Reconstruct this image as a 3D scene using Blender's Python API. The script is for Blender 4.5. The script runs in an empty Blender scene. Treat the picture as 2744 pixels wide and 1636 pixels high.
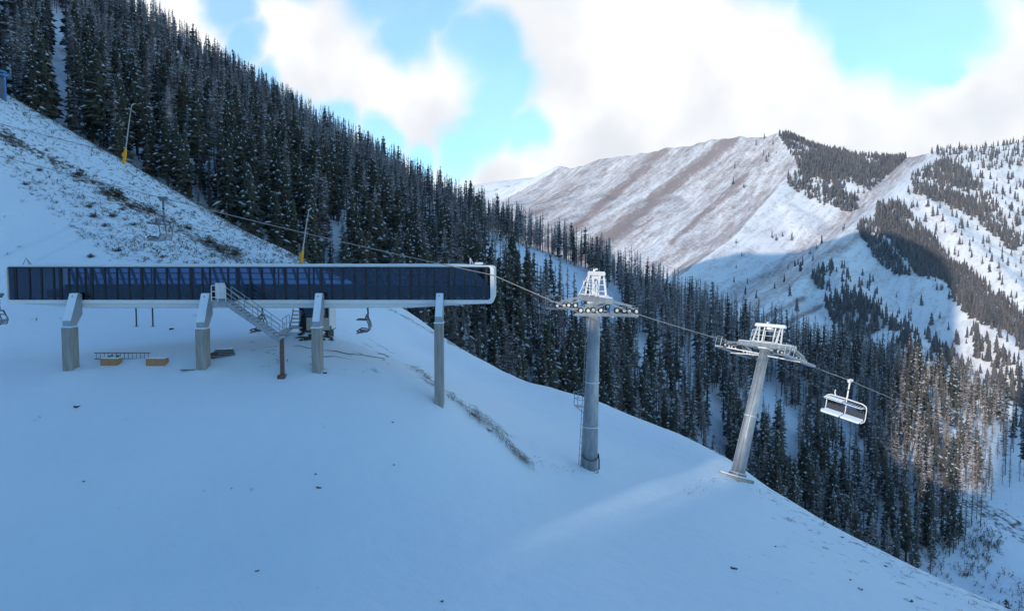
import bpy, math, random
import numpy as np
from mathutils import Vector, Matrix, Euler

random.seed(7)
rng = np.random.default_rng(11)
scn = bpy.context.scene
COL = scn.collection

# ------------------------------------------------------------------ camera
F = 1959.0            # focal length in photograph pixels (2744 wide)
PITCH = math.radians(3.45)
cam_d = bpy.data.cameras.new('camera')
cam = bpy.data.objects.new('camera', cam_d)
COL.objects.link(cam)
cam_d.sensor_width = 36.0
cam_d.lens = 36.0 * F / 2744.0
cam_d.clip_start = 0.5
cam_d.clip_end = 30000.0
cam.location = (0, 0, 0)
cam.rotation_euler = (math.radians(90) - PITCH, 0, 0)
scn.camera = cam

# ------------------------------------------------------------------ light
SUN = Vector((-0.56, -0.83, 0.285)).normalized()      # direction towards the sun
SUN_EL = math.asin(SUN.z)
SUN_ROT = math.atan2(SUN.x, SUN.y)
SKY_STRENGTH = 0.11
sun_d = bpy.data.lights.new('sun', 'SUN')
sun_d.energy = 2.0
sun_d.angle = math.radians(0.5)
sun_d.color = (1.0, 0.90, 0.76)
sun = bpy.data.objects.new('sun', sun_d)
COL.objects.link(sun)
sun.rotation_euler = SUN.to_track_quat('Z', 'Y').to_euler()
sun.location = (-60, -20, 60)

scn.view_settings.view_transform = 'Standard'
scn.view_settings.look = 'None'
scn.view_settings.exposure = 1.5
scn.view_settings.gamma = 1.0
scn.view_settings.use_curve_mapping = False
scn.cycles.max_bounces = 8
scn.cycles.diffuse_bounces = 3
scn.cycles.transparent_max_bounces = 12
scn.cycles.use_denoising = True


def ray(px, py):
    """direction of a photograph pixel, scaled to y = 1"""
    xc = (px - 1372.0) / F
    yc = (818.0 - py) / F
    dy = math.cos(PITCH) + yc * math.sin(PITCH)
    dz = -math.sin(PITCH) + yc * math.cos(PITCH)
    return xc / dy, dz / dy


def P(px, py, Y):
    a, b = ray(px, py)
    return Vector((a * Y, Y, b * Y))


def proj(x, y, z):
    """world -> photograph pixel (numpy friendly)"""
    cy = y * math.cos(PITCH) - z * math.sin(PITCH)
    cz = y * math.sin(PITCH) + z * math.cos(PITCH)
    cy = np.where(np.abs(cy) < 1e-3, 1e-3, cy)
    return 1372.0 + F * x / cy, 818.0 - F * cz / cy


# ------------------------------------------------------------------ world
world = bpy.data.worlds.new('World')
scn.world = world
world.use_nodes = True
wn, wl = world.node_tree.nodes, world.node_tree.links
wn.clear()
w_out = wn.new('ShaderNodeOutputWorld')
w_bg = wn.new('ShaderNodeBackground')
wl.new(w_bg.outputs[0], w_out.inputs[0])
w_bg.inputs[1].default_value = SKY_STRENGTH
sky = wn.new('ShaderNodeTexSky')
sky.sky_type = 'NISHITA'
sky.sun_disc = False
sky.sun_elevation = SUN_EL
sky.sun_rotation = SUN_ROT
sky.altitude = 1800
sky.air_density = 1.0
sky.dust_density = 0.3
sky.ozone_density = 2.0
tc = wn.new('ShaderNodeTexCoord')


def wmath(op, a, b=None, clamp=False):
    n = wn.new('ShaderNodeMath'); n.operation = op; n.use_clamp = clamp
    for i, v in enumerate((a, b)):
        if v is None: continue
        if isinstance(v, (int, float)): n.inputs[i].default_value = v
        else: wl.new(v, n.inputs[i])
    return n.outputs[0]


def wmap(v, a, b, c=0.0, d=1.0, smooth=True):
    n = wn.new('ShaderNodeMapRange')
    n.interpolation_type = 'SMOOTHSTEP' if smooth else 'LINEAR'
    wl.new(v, n.inputs['Value'])
    for k, x in zip(('From Min', 'From Max', 'To Min', 'To Max'), (a, b, c, d)):
        n.inputs[k].default_value = x
    return n.outputs[0]


# the direction, roughened by two noises so that cloud edges billow
w_n1 = wn.new('ShaderNodeTexNoise'); w_n1.inputs['Scale'].default_value = 5.0; w_n1.inputs['Detail'].default_value = 8.0
w_n1.inputs['Roughness'].default_value = 0.52
wl.new(tc.outputs['Generated'], w_n1.inputs['Vector'])
w_sub = wn.new('ShaderNodeVectorMath'); w_sub.operation = 'SUBTRACT'
wl.new(w_n1.outputs['Color'], w_sub.inputs[0]); w_sub.inputs[1].default_value = (0.5, 0.5, 0.5)
w_scl = wn.new('ShaderNodeVectorMath'); w_scl.operation = 'SCALE'; w_scl.inputs['Scale'].default_value = 0.16
wl.new(w_sub.outputs[0], w_scl.inputs[0])
w_add = wn.new('ShaderNodeVectorMath'); w_add.operation = 'ADD'
wl.new(tc.outputs['Generated'], w_add.inputs[0]); wl.new(w_scl.outputs[0], w_add.inputs[1])
w_dir = wn.new('ShaderNodeVectorMath'); w_dir.operation = 'NORMALIZE'
wl.new(w_add.outputs[0], w_dir.inputs[0])

# openings of clear sky in the cloud deck: (photograph direction, angular radius in pixels)
GAPS = [(590, 30, 72), (640, 130, 60), (720, 230, 55), (780, 300, 62), (900, 345, 66), (1010, 395, 62), (1110, 70, 95), (1200, 20, 80),
        (1300, 120, 100), (1350, 230, 105), (1330, 330, 100), (1250, 390, 80), (1440, 370, 75), (1120, 430, 50),
        (2230, 0, 110), (2390, 30, 130), (2480, 110, 100), (2560, -10, 120), (2300, 70, 80), (2525, 165, 45),
        (2100, -120, 160), (2420, -160, 200), (1050, -100, 170), (700, -90, 110), (300, -330, 230), (1500, -420, 260), (2900, -420, 220)]
gap = None
for gx, gy, gr in GAPS:
    a, b = ray(gx, gy)
    d = Vector((a, 1, b)).normalized()
    n = wn.new('ShaderNodeVectorMath'); n.operation = 'DISTANCE'
    wl.new(w_dir.outputs[0], n.inputs[0]); n.inputs[1].default_value = d
    r = gr / F * 0.98
    m = wmap(n.outputs['Value'], r * 1.35, r * 0.55)
    gap = m if gap is None else wmath('MAXIMUM', gap, m)
# deck: solid low in front, thinning overhead and behind, broken by a broad noise all round
w_sep = wn.new('ShaderNodeSeparateXYZ'); wl.new(w_dir.outputs[0], w_sep.inputs[0])
w_n2 = wn.new('ShaderNodeTexNoise'); w_n2.inputs['Scale'].default_value = 1.7; w_n2.inputs['Detail'].default_value = 4.0
wl.new(tc.outputs['Generated'], w_n2.inputs['Vector'])
front = wmap(w_sep.outputs['Y'], 0.45, 0.72)
low = wmap(w_sep.outputs['Z'], 0.62, 0.36)
deck = wmath('MULTIPLY', front, low)
scattered = wmath('MULTIPLY', wmap(w_n2.outputs['Fac'], 0.56, 0.68), 0.7)
cloud = wmath('MAXIMUM', deck, scattered)
cloud = wmath('MULTIPLY', cloud, wmath('SUBTRACT', 1.0, wmath('MULTIPLY', gap, 0.82)))
w_n3 = wn.new('ShaderNodeTexNoise'); w_n3.inputs['Scale'].default_value = 7.0; w_n3.inputs['Detail'].default_value = 4.0
wl.new(tc.outputs['Generated'], w_n3.inputs['Vector'])
thick = wmap(w_n3.outputs['Fac'], 0.36, 0.60)
ccol = wn.new('ShaderNodeMix'); ccol.data_type = 'RGBA'
CLOUD_A = (0.385, 0.378, 0.376); CLOUD_B = (0.50, 0.48, 0.46)
ccol.inputs['A'].default_value = tuple(c / SKY_STRENGTH for c in CLOUD_A) + (1,)
ccol.inputs['B'].default_value = tuple(c / SKY_STRENGTH for c in CLOUD_B) + (1,)
wl.new(thick, ccol.inputs['Factor'])
# clear air between the clouds: a strongly cyan-blue cold sky
tint = wn.new('ShaderNodeMix'); tint.data_type = 'RGBA'; tint.blend_type = 'MULTIPLY'; tint.inputs['Factor'].default_value = 1.0
wl.new(sky.outputs[0], tint.inputs['A'])
tint.inputs['B'].default_value = (0.54, 0.96, 1.04, 1)
skymix = wn.new('ShaderNodeMix'); skymix.data_type = 'RGBA'
wl.new(cloud, skymix.inputs['Factor'])
wl.new(tint.outputs['Result'], skymix.inputs['A'])
wl.new(ccol.outputs['Result'], skymix.inputs['B'])
wl.new(skymix.outputs['Result'], w_bg.inputs[0])


# ------------------------------------------------------------------ helpers
def S(o, **kw):
    for k, v in kw.items():
        if v is not None: o[k] = v
    return o


def thing(name, label, cat, loc=(0, 0, 0), rot=(0, 0, 0), group=None):
    o = bpy.data.objects.new(name, None)
    o.empty_display_size = 0.3
    COL.objects.link(o)
    o.location = loc; o.rotation_euler = rot
    return S(o, label=label, category=cat, group=group)


class MB:
    def __init__(s): s.v = []; s.f = []; s.m = []; s.mi = 0

    def add(s, vs, fs):
        k = len(s.v)
        s.v.extend([tuple(v) for v in vs])
        for f in fs:
            s.f.append(tuple(i + k for i in f)); s.m.append(s.mi)
        return s

    def box(s, lo, hi, M=None):
        x0, y0, z0 = lo; x1, y1, z1 = hi
        vs = [Vector(c) for c in ((x0, y0, z0), (x1, y0, z0), (x1, y1, z0), (x0, y1, z0), (x0, y0, z1), (x1, y0, z1), (x1, y1, z1), (x0, y1, z1))]
        if M is not None: vs = [M @ v for v in vs]
        return s.add(vs, [(0, 3, 2, 1), (4, 5, 6, 7), (0, 1, 5, 4), (1, 2, 6, 5), (2, 3, 7, 6), (3, 0, 4, 7)])

    def beam(s, a, b, w, h=None, up=(0, 0, 1)):
        a, b = Vector(a), Vector(b); h = h or w
        d = (b - a).normalized(); up = Vector(up)
        if abs(d.dot(up)) > 0.99: up = Vector((0, 1, 0))
        x = d.cross(up).normalized() * (w / 2); y = x.cross(d).normalized() * (h / 2)
        vs = [a - x - y, a + x - y, a + x + y, a - x + y, b - x - y, b + x - y, b + x + y, b - x + y]
        return s.add(vs, [(0, 3, 2, 1), (4, 5, 6, 7), (0, 1, 5, 4), (1, 2, 6, 5), (2, 3, 7, 6), (3, 0, 4, 7)])

    def tube(s, pts, r, n=8, cap=True):
        pts = [Vector(p) for p in pts]
        if not isinstance(r, (list, tuple)): r = [r] * len(pts)
        k = len(s.v); prev = None
        for i, p in enumerate(pts):
            d = (pts[min(i + 1, len(pts) - 1)] - pts[max(i - 1, 0)]).normalized()
            if prev is None:
                u = d.cross(Vector((0, 0, 1)))
                if u.length < 1e-3: u = d.cross(Vector((0, 1, 0)))
                u.normalize()
            else:
                u = (prev - d * prev.dot(d)).normalized()
            prev = u; w = d.cross(u)
            for j in range(n):
                t = 2 * math.pi * j / n
                s.v.append(tuple(p + (u * math.cos(t) + w * math.sin(t)) * r[i]))
        for i in range(len(pts) - 1):
            for j in range(n):
                j2 = (j + 1) % n
                s.f.append((k + i * n + j, k + i * n + j2, k + (i + 1) * n + j2, k + (i + 1) * n + j)); s.m.append(s.mi)
        if cap:
            s.f.append(tuple(k + j for j in reversed(range(n)))); s.m.append(s.mi)
            e = k + (len(pts) - 1) * n
            s.f.append(tuple(e + j for j in range(n))); s.m.append(s.mi)
        return s

    def prism(s, prof, x0, x1):
        """profile of (y, z) extruded along x"""
        n = len(prof)
        vs = [(x0, y, z) for y, z in prof] + [(x1, y, z) for y, z in prof]
        fs = [tuple(range(n)), tuple(range(2 * n - 1, n - 1, -1))]
        for i in range(n):
            j = (i + 1) % n
            fs.append((i, i + n, j + n, j))
        return s.add(vs, fs)

    def build(s, name, mats, parent=None, off=None, smooth=False, bevel=0, link=True):
        me = bpy.data.meshes.new(name)
        v = s.v
        if off is not None:
            v = [(a - off[0], b - off[1], c - off[2]) for a, b, c in v]
        me.from_pydata(v, [], s.f)
        if not isinstance(mats, (list, tuple)): mats = [mats]
        for m in mats: me.materials.append(m)
        if len(mats) > 1: me.polygons.foreach_set('material_index', s.m)
        if smooth: me.polygons.foreach_set('use_smooth', [True] * len(me.polygons))
        me.validate(); me.update()
        o = bpy.data.objects.new(name, me)
        if link: COL.objects.link(o)
        if parent is not None: o.parent = parent
        if bevel:
            b = o.modifiers.new('bevel', 'BEVEL'); b.width = bevel; b.segments = 2; b.limit_method = 'ANGLE'
        return o


def np_mesh(name, verts, faces, mats, matidx=None, smooth=True, attrs=None, parent=None):
    """fast mesh from numpy arrays; faces (n,3) or (n,4)"""
    me = bpy.data.meshes.new(name)
    nv, (nf, k) = len(verts), faces.shape
    me.vertices.add(nv); me.vertices.foreach_set('co', verts.astype(np.float32).ravel())
    me.loops.add(nf * k); me.loops.foreach_set('vertex_index', faces.astype(np.int32).ravel())
    me.polygons.add(nf)
    me.polygons.foreach_set('loop_start', np.arange(0, nf * k, k, dtype=np.int32))
    for m in (mats if isinstance(mats, (list, tuple)) else [mats]): me.materials.append(m)
    if matidx is not None: me.polygons.foreach_set('material_index', matidx.astype(np.int32))
    me.polygons.foreach_set('use_smooth', np.full(nf, smooth, dtype=bool))
    me.update(calc_edges=True)
    for an, av in (attrs or {}).items():
        at = me.attributes.new(an, 'FLOAT', 'POINT'); at.data.foreach_set('value', av.astype(np.float32))
    o = bpy.data.objects.new(name, me); COL.objects.link(o)
    if parent is not None: o.parent = parent
    return o


def vnoise(x, y, seed=0):
    xi, yi = np.floor(x).astype(np.int64), np.floor(y).astype(np.int64)
    fx, fy = x - xi, y - yi
    fx = fx * fx * (3 - 2 * fx); fy = fy * fy * (3 - 2 * fy)

    def h(a, b):
        n = (a * 374761393 + b * 668265263 + seed * 982451653) & 0xffffffff
        n = ((n ^ (n >> 13)) * 1274126177) & 0xffffffff
        return ((n ^ (n >> 16)) & 0xffff) / 65535.0
    return (h(xi, yi) * (1 - fx) + h(xi + 1, yi) * fx) * (1 - fy) + (h(xi, yi + 1) * (1 - fx) + h(xi + 1, yi + 1) * fx) * fy


def fbm(x, y, seed=0, oct=4, gain=0.5):
    t = 0.0; a = 1.0; s = 0.0
    for i in range(oct):
        t = t + a * (vnoise(x * 2 ** i, y * 2 ** i, seed + i) - 0.5); s += a; a *= gain
    return t / s


def in_poly(px, py, poly):
    inside = np.zeros(np.shape(px), bool)
    n = len(poly)
    for i in range(n):
        x0, y0 = poly[i]; x1, y1 = poly[(i + 1) % n]
        c = ((y0 > py) != (y1 > py)) & (px < (x1 - x0) * (py - y0) / ((y1 - y0) or 1e-9) + x0)
        inside ^= c
    return inside


class TPS:
    def __init__(s, pts, lam=0.02):
        p = np.array(pts, float); s.sc = 50.0
        s.xy = p[:, :2] / s.sc; z = p[:, 2]
        n = len(p)
        K = s.k(s.xy, s.xy) + lam * np.eye(n)
        Q = np.hstack([np.ones((n, 1)), s.xy])
        A = np.block([[K, Q], [Q.T, np.zeros((3, 3))]])
        sol = np.linalg.solve(A, np.concatenate([z, np.zeros(3)]))
        s.w, s.a = sol[:n], sol[n:]

    @staticmethod
    def k(a, b):
        d2 = ((a[:, None, :] - b[None, :, :]) ** 2).sum(-1)
        return 0.5 * d2 * np.log(d2 + 1e-12)

    def __call__(s, x, y):
        x = np.asarray(x, float); y = np.asarray(y, float)
        q = np.stack([x.ravel(), y.ravel()], 1) / s.sc
        out = np.empty(len(q))
        for i in range(0, len(q), 20000):
            c = q[i:i + 20000]
            out[i:i + 20000] = s.k(c, s.xy) @ s.w + s.a[0] + c @ s.a[1:]
        return out.reshape(x.shape)


# ------------------------------------------------------------------ materials
def mat(name, col, rough=0.6, metal=0.0, noise=0.0, nscale=5.0, bump=0.0, bscale=30.0, stretch=None, spec=0.5):
    m = bpy.data.materials.new(name); m.use_nodes = True
    nt = m.node_tree; N, L = nt.nodes, nt.links
    b = N['Principled BSDF']
    b.inputs['Base Color'].default_value = (*col, 1)
    b.inputs['Roughness'].default_value = rough
    b.inputs['Metallic'].default_value = metal
    b.inputs['Specular IOR Level'].default_value = spec
    co = N.new('ShaderNodeTexCoord'); vec = co.outputs['Object']
    if stretch:
        mp = N.new('ShaderNodeMapping'); mp.inputs['Scale'].default_value = stretch
        L.new(vec, mp.inputs['Vector']); vec = mp.outputs[0]
    if noise:
        n = N.new('ShaderNodeTexNoise'); n.inputs['Scale'].default_value = nscale; n.inputs['Detail'].default_value = 6
        L.new(vec, n.inputs['Vector'])
        r = N.new('ShaderNodeMapRange'); r.inputs['From Min'].default_value = 0.3; r.inputs['From Max'].default_value = 0.7
        r.inputs['To Min'].default_value = 1 - noise; r.inputs['To Max'].default_value = 1 + noise
        L.new(n.outputs['Fac'], r.inputs['Value'])
        mx = N.new('ShaderNodeMix'); mx.data_type = 'RGBA'; mx.blend_type = 'MULTIPLY'; mx.inputs['Factor'].default_value = 1
        mx.inputs['A'].default_value = (*col, 1); L.new(r.outputs[0], mx.inputs['B'])
        L.new(mx.outputs['Result'], b.inputs['Base Color'])
    if bump:
        n2 = N.new('ShaderNodeTexNoise'); n2.inputs['Scale'].default_value = bscale; n2.inputs['Detail'].default_value = 5
        L.new(vec, n2.inputs['Vector'])
        bp = N.new('ShaderNodeBump'); bp.inputs['Strength'].default_value = bump; bp.inputs['Distance'].default_value = 0.05
        L.new(n2.outputs['Fac'], bp.inputs['Height']); L.new(bp.outputs[0], b.inputs['Normal'])
    return m


SNOWC = (0.72, 0.81, 0.89)
M = {}
M['snow'] = mat('snow', SNOWC, 0.6, noise=0.03, nscale=2, bump=0.35, bscale=9, spec=0.2)
M['concrete'] = mat('concrete', (0.30, 0.29, 0.27), 0.85, noise=0.22, nscale=2.2, bump=0.2, bscale=40, stretch=(3, 3, 0.35), spec=0.2)
M['galv'] = mat('galvanised_steel', (0.33, 0.355, 0.38), 0.5, 0.5, noise=0.22, nscale=4, stretch=(1, 1, 0.3))
M['steel'] = mat('dark_steel', (0.16, 0.17, 0.19), 0.5, 0.4, noise=0.15)
M['white'] = mat('white_panel', (0.74, 0.74, 0.73), 0.38, noise=0.04, nscale=1.5)
M['frost'] = mat('frosted_steel', (0.70, 0.70, 0.70), 0.55, noise=0.12, nscale=9, bump=0.3)
M['arm'] = mat('arm_steel', (0.34, 0.38, 0.43), 0.5, 0.3, noise=0.1)
M['black'] = mat('black_frame', (0.012, 0.014, 0.02), 0.4)
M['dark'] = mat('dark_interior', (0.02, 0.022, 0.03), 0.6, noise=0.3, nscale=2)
M['strut'] = mat('interior_strut', (0.42, 0.45, 0.50), 0.5, noise=0.1)
M['yellow'] = mat('yellow_paint', (0.80, 0.36, 0.015), 0.55, noise=0.2, nscale=6)
M['pole'] = mat('lance_pole', (0.42, 0.40, 0.38), 0.5, 0.2, noise=0.1)
M['wood'] = mat('plywood', (0.42, 0.215, 0.10), 0.75, noise=0.25, nscale=4, stretch=(1, 4, 6))
M['rust'] = mat('rusty_steel', (0.15, 0.085, 0.065), 0.8, noise=0.35, nscale=6, bump=0.3)
M['cream'] = mat('cream_siding', (0.55, 0.52, 0.46), 0.6, noise=0.08, nscale=2)
M['blue'] = mat('blue_roof', (0.06, 0.20, 0.42), 0.5, noise=0.15)
M['dirt'] = mat('frozen_dirt', (0.075, 0.06, 0.055), 0.9, noise=0.4, nscale=5, bump=0.5, spec=0.2)
M['rubber'] = mat('black_rubber', (0.015, 0.015, 0.017), 0.7)
M['rope'] = mat('steel_rope', (0.10, 0.10, 0.11), 0.5, 0.5, noise=0.2, nscale=20)
M['rope2'] = mat('frosted_rope', (0.33, 0.31, 0.31), 0.7, noise=0.2, nscale=20)
M['cushion'] = mat('dark_cushion', (0.03, 0.035, 0.05), 0.7, noise=0.2)
M['bark'] = mat('bark', (0.085, 0.065, 0.055), 0.9, noise=0.3, nscale=3, stretch=(6, 6, 1), spec=0.2)
M['deadbark'] = mat('dead_bark', (0.17, 0.15, 0.15), 0.9, noise=0.3, nscale=3, stretch=(6, 6, 1), spec=0.2)
M['sage'] = mat('sage_stems', (0.085, 0.072, 0.05), 0.9, noise=0.4, nscale=4, spec=0.2)
M['grass'] = mat('dry_grass', (0.17, 0.125, 0.09), 0.9, noise=0.3, nscale=4, spec=0.2)


def glass_mat(name, tint, refl):
    m = bpy.data.materials.new(name); m.use_nodes = True
    N, L = m.node_tree.nodes, m.node_tree.links
    N.clear()
    out = N.new('ShaderNodeOutputMaterial'); mx = N.new('ShaderNodeMixShader')
    t = N.new('ShaderNodeBsdfTransparent'); t.inputs[0].default_value = (*tint, 1)
    g = N.new('ShaderNodeBsdfGlossy'); g.inputs['Roughness'].default_value = 0.015
    g.inputs['Color'].default_value = (0.50, 0.66, 0.92, 1)
    lw = N.new('ShaderNodeFresnel'); lw.inputs['IOR'].default_value = 1.5
    a = N.new('ShaderNodeMath'); a.operation = 'ADD'; a.inputs[1].default_value = refl; a.use_clamp = True
    L.new(lw.outputs[0], a.inputs[0]); L.new(a.outputs[0], mx.inputs[0])
    co = N.new('ShaderNodeTexCoord'); n = N.new('ShaderNodeTexNoise'); n.inputs['Scale'].default_value = 0.9
    bp = N.new('ShaderNodeBump'); bp.inputs['Strength'].default_value = 0.02; bp.inputs['Distance'].default_value = 0.1
    L.new(co.outputs['Object'], n.inputs['Vector']); L.new(n.outputs['Fac'], bp.inputs['Height']); L.new(bp.outputs[0], g.inputs['Normal'])
    L.new(t.outputs[0], mx.inputs[1]); L.new(g.outputs[0], mx.inputs[2]); L.new(mx.outputs[0], out.inputs[0])
    return m


M['glass'] = glass_mat('tinted_glass', (0.17, 0.24, 0.38), 0.055)
M['glass2'] = glass_mat('rear_glass', (0.55, 0.68, 0.85), 0.03)
M['hutglass'] = glass_mat('hut_glass', (0.2, 0.2, 0.2), 0.04)


def foliage_mat(name, c1, c2, per_object=True):
    m = bpy.data.materials.new(name); m.use_nodes = True
    N, L = m.node_tree.nodes, m.node_tree.links
    b = N['Principled BSDF']; b.inputs['Roughness'].default_value = 0.8; b.inputs['Specular IOR Level'].default_value = 0.2
    r = N.new('ShaderNodeValToRGB')
    r.color_ramp.elements[0].color = (*c1, 1); r.color_ramp.elements[1].color = (*c2, 1)
    if per_object:
        oi = N.new('ShaderNodeObjectInfo'); L.new(oi.outputs['Random'], r.inputs['Fac'])
    else:
        a = N.new('ShaderNodeAttribute'); a.attribute_name = 'tone'; L.new(a.outputs['Fac'], r.inputs['Fac'])
    L.new(r.outputs[0], b.inputs['Base Color'])
    return m


M['needle'] = foliage_mat('needles', (0.042, 0.047, 0.038), (0.092, 0.088, 0.064))
M['needle_m'] = foliage_mat('needles_mass', (0.050, 0.054, 0.052), (0.105, 0.098, 0.090), False)
M['twig'] = foliage_mat('dead_twigs', (0.17, 0.14, 0.135), (0.31, 0.265, 0.26))
M['twig_m'] = foliage_mat('dead_twigs_mass', (0.17, 0.145, 0.14), (0.31, 0.27, 0.265), False)
M['treesnow'] = mat('branch_snow', (0.47, 0.50, 0.56), 0.7, noise=0.1, spec=0.2)


def ground_mat(name, snowc, dirtc, dirt2, fine=1.2, bump=0.25, bscale=1.2, stretch=None, soft=(-0.10, 0.22)):
    """snow with bare earth and grass showing where the surface attribute 'bare' says so"""
    m = bpy.data.materials.new(name); m.use_nodes = True
    N, L = m.node_tree.nodes, m.node_tree.links
    b = N['Principled BSDF']; b.inputs['Roughness'].default_value = 0.62; b.inputs['Specular IOR Level'].default_value = 0.2
    co = N.new('ShaderNodeTexCoord'); vec = co.outputs['Object']
    at = N.new('ShaderNodeAttribute'); at.attribute_name = 'bare'
    n = N.new('ShaderNodeTexNoise'); n.inputs['Scale'].default_value = fine; n.inputs['Detail'].default_value = 7; n.inputs['Roughness'].default_value = 0.68
    v2 = vec
    if stretch:
        mp = N.new('ShaderNodeMapping'); mp.vector_type = 'TEXTURE'; mp.inputs['Rotation'].default_value = stretch[0]; mp.inputs['Scale'].default_value = stretch[1]
        L.new(vec, mp.inputs['Vector']); v2 = mp.outputs[0]
    L.new(v2, n.inputs['Vector'])
    # bare where noise < bare attribute
    th = N.new('ShaderNodeMath'); th.operation = 'SUBTRACT'; L.new(at.outputs['Fac'], th.inputs[0])
    mr = N.new('ShaderNodeMapRange'); mr.inputs['From Min'].default_value = 0.28; mr.inputs['From Max'].default_value = 0.72
    nval = n.outputs['Fac']
    if stretch:      # tufts and boulders over the streaks
        ni = N.new('ShaderNodeTexNoise'); ni.inputs['Scale'].default_value = fine * 1.6; ni.inputs['Detail'].default_value = 9; ni.inputs['Roughness'].default_value = 0.75
        L.new(vec, ni.inputs['Vector'])
        nm = N.new('ShaderNodeMix'); nm.data_type = 'FLOAT'; nm.inputs['Factor'].default_value = 0.48
        L.new(n.outputs['Fac'], nm.inputs['A']); L.new(ni.outputs['Fac'], nm.inputs['B']); nval = nm.outputs['Result']
    L.new(nval, mr.inputs['Value']); L.new(mr.outputs[0], th.inputs[1])
    fac = N.new('ShaderNodeMapRange'); fac.inputs['From Min'].default_value = soft[0]; fac.inputs['From Max'].default_value = soft[1]
    L.new(th.outputs[0], fac.inputs['Value'])
    n2 = N.new('ShaderNodeTexNoise'); n2.inputs['Scale'].default_value = fine * 2.7; n2.inputs['Detail'].default_value = 4
    L.new(vec, n2.inputs['Vector'])
    dc = N.new('ShaderNodeMix'); dc.data_type = 'RGBA'; dc.inputs['A'].default_value = (*dirtc, 1); dc.inputs['B'].default_value = (*dirt2, 1)
    L.new(n2.outputs['Fac'], dc.inputs['Factor'])
    n3 = N.new('ShaderNodeTexNoise'); n3.inputs['Scale'].default_value = 0.12; n3.inputs['Detail'].default_value = 6
    L.new(vec, n3.inputs['Vector'])
    sc = N.new('ShaderNodeMix'); sc.data_type = 'RGBA'
    sc.inputs['A'].default_value = (*[c * 0.95 for c in snowc], 1); sc.inputs['B'].default_value = (*[min(c * 1.04, 0.95) for c in snowc], 1)
    L.new(n3.outputs['Fac'], sc.inputs['Factor'])
    mx = N.new('ShaderNodeMix'); mx.data_type = 'RGBA'
    L.new(fac.outputs[0], mx.inputs['Factor']); L.new(sc.outputs['Result'], mx.inputs['A']); L.new(dc.outputs['Result'], mx.inputs['B'])
    L.new(mx.outputs['Result'], b.inputs['Base Color'])
    nb = N.new('ShaderNodeTexNoise'); nb.inputs['Scale'].default_value = bscale; nb.inputs['Detail'].default_value = 8; nb.inputs['Roughness'].default_value = 0.55
    L.new(v2, nb.inputs['Vector'])
    bp = N.new('ShaderNodeBump'); bp.inputs['Strength'].default_value = bump; bp.inputs['Distance'].default_value = 0.25 / bscale
    L.new(nb.outputs['Fac'], bp.inputs['Height']); L.new(bp.outputs[0], b.inputs['Normal'])
    return m


M['ski'] = ground_mat('ski_run_snow', SNOWC, (0.16, 0.125, 0.10), (0.07, 0.055, 0.05), fine=1.1, bump=0.35, bscale=0.9)
M['hill'] = ground_mat('woodland_snow', (0.72, 0.78, 0.88), (0.13, 0.10, 0.10), (0.06, 0.05, 0.05), fine=0.5, bump=0.4, bscale=0.4)
M['mount'] = ground_mat('mountain_snow', (0.83, 0.815, 0.83), (0.38, 0.285, 0.265), (0.23, 0.18, 0.17), fine=0.09, bump=0.35, bscale=0.09, stretch=((0, 0, 0.94), (11, 1, 3)), soft=(-0.24, 0.26))  # snow set paler and warmer than nearby, standing in for thin-cloud sunlight

# ------------------------------------------------------------------ the ski run (ground under lift and terminal)
EDGE = [(-250, 110, 150), (0, 242, 142), (160, 332, 140), (330, 427, 136), (500, 531, 134), (700, 647, 132), (830, 707, 130), (1000, 800, 124),
        (1180, 903, 112), (1330, 985, 98), (1500, 1042, 84), (1620, 1078, 76), (1800, 1150, 68), (1990, 1240, 63), (2100, 1326, 56),
        (2300, 1438, 50), (2500, 1540, 45), (2700, 1630, 41.5), (2850, 1700, 39.5)]
ctl = []
for px, py, Y in [(0, 1750, 23), (700, 1750, 23), (1372, 1750, 24), (2000, 1750, 27), (2744, 1760, 33),
                  (0, 1450, 32), (350, 1450, 32), (700, 1450, 32), (1050, 1450, 32.6), (1372, 1450, 34.5), (1700, 1450, 38), (2000, 1450, 41), (2250, 1500, 43),
                  (0, 1200, 38.5), (350, 1200, 38.5), (700, 1200, 38.5), (1000, 1200, 39.5), (1200, 1230, 41), (1400, 1260, 43.5),
                  (1578, 1268, 48), (1972, 1284, 57), (1780, 1300, 49), (2150, 1420, 48.5), (2420, 1560, 42),
                  (-150, 990, 45.5), (20, 988, 45.3), (183, 985, 45.3), (364, 985, 45.3), (545, 983, 45.3), (700, 985, 45), (847, 993, 45), (1020, 1020, 45), (1177, 1058, 45.5),
                  (1290, 1120, 46.5), (0, 930, 54), (350, 930, 53), (700, 915, 52), (800, 897, 54), (850, 850, 64), (950, 925, 54), (1060, 960, 56), (1000, 880, 75),
                  (300, 840, 72), (0, 810, 76), (600, 830, 72), (0, 640, 90), (400, 705, 92), (700, 740, 92), (0, 450, 111), (300, 575, 110), (600, 685, 112), (880, 770, 100),
                  (1200, 985, 74), (1400, 1080, 66), (1500, 1150, 58), (1750, 1215, 59), (1650, 1130, 67), (1100, 920, 92), (1330, 1020, 82),
                  (160, 440, 122), (450, 590, 121)]:
    ctl.append(tuple(P(px, py, Y)))
for px, py, Y in EDGE:
    p = P(px, py, Y)
    ctl.append(tuple(p))
    a, b = ray(px, py)
    if px >= 1000:
        ctl.append((a * (Y + 9), Y + 9, p.z + b * 9 - 2.6))
        ctl.append((a * (Y + 22), Y + 22, p.z + b * 22 - 11))
        ctl.append((a * (Y + 45), Y + 45, p.z + b * 45 - 26))
    else:
        ctl.append((a * (Y + 12), Y + 12, p.z - 0.5))
        ctl.append((a * (Y + 40), Y + 40, p.z - 12))
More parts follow.
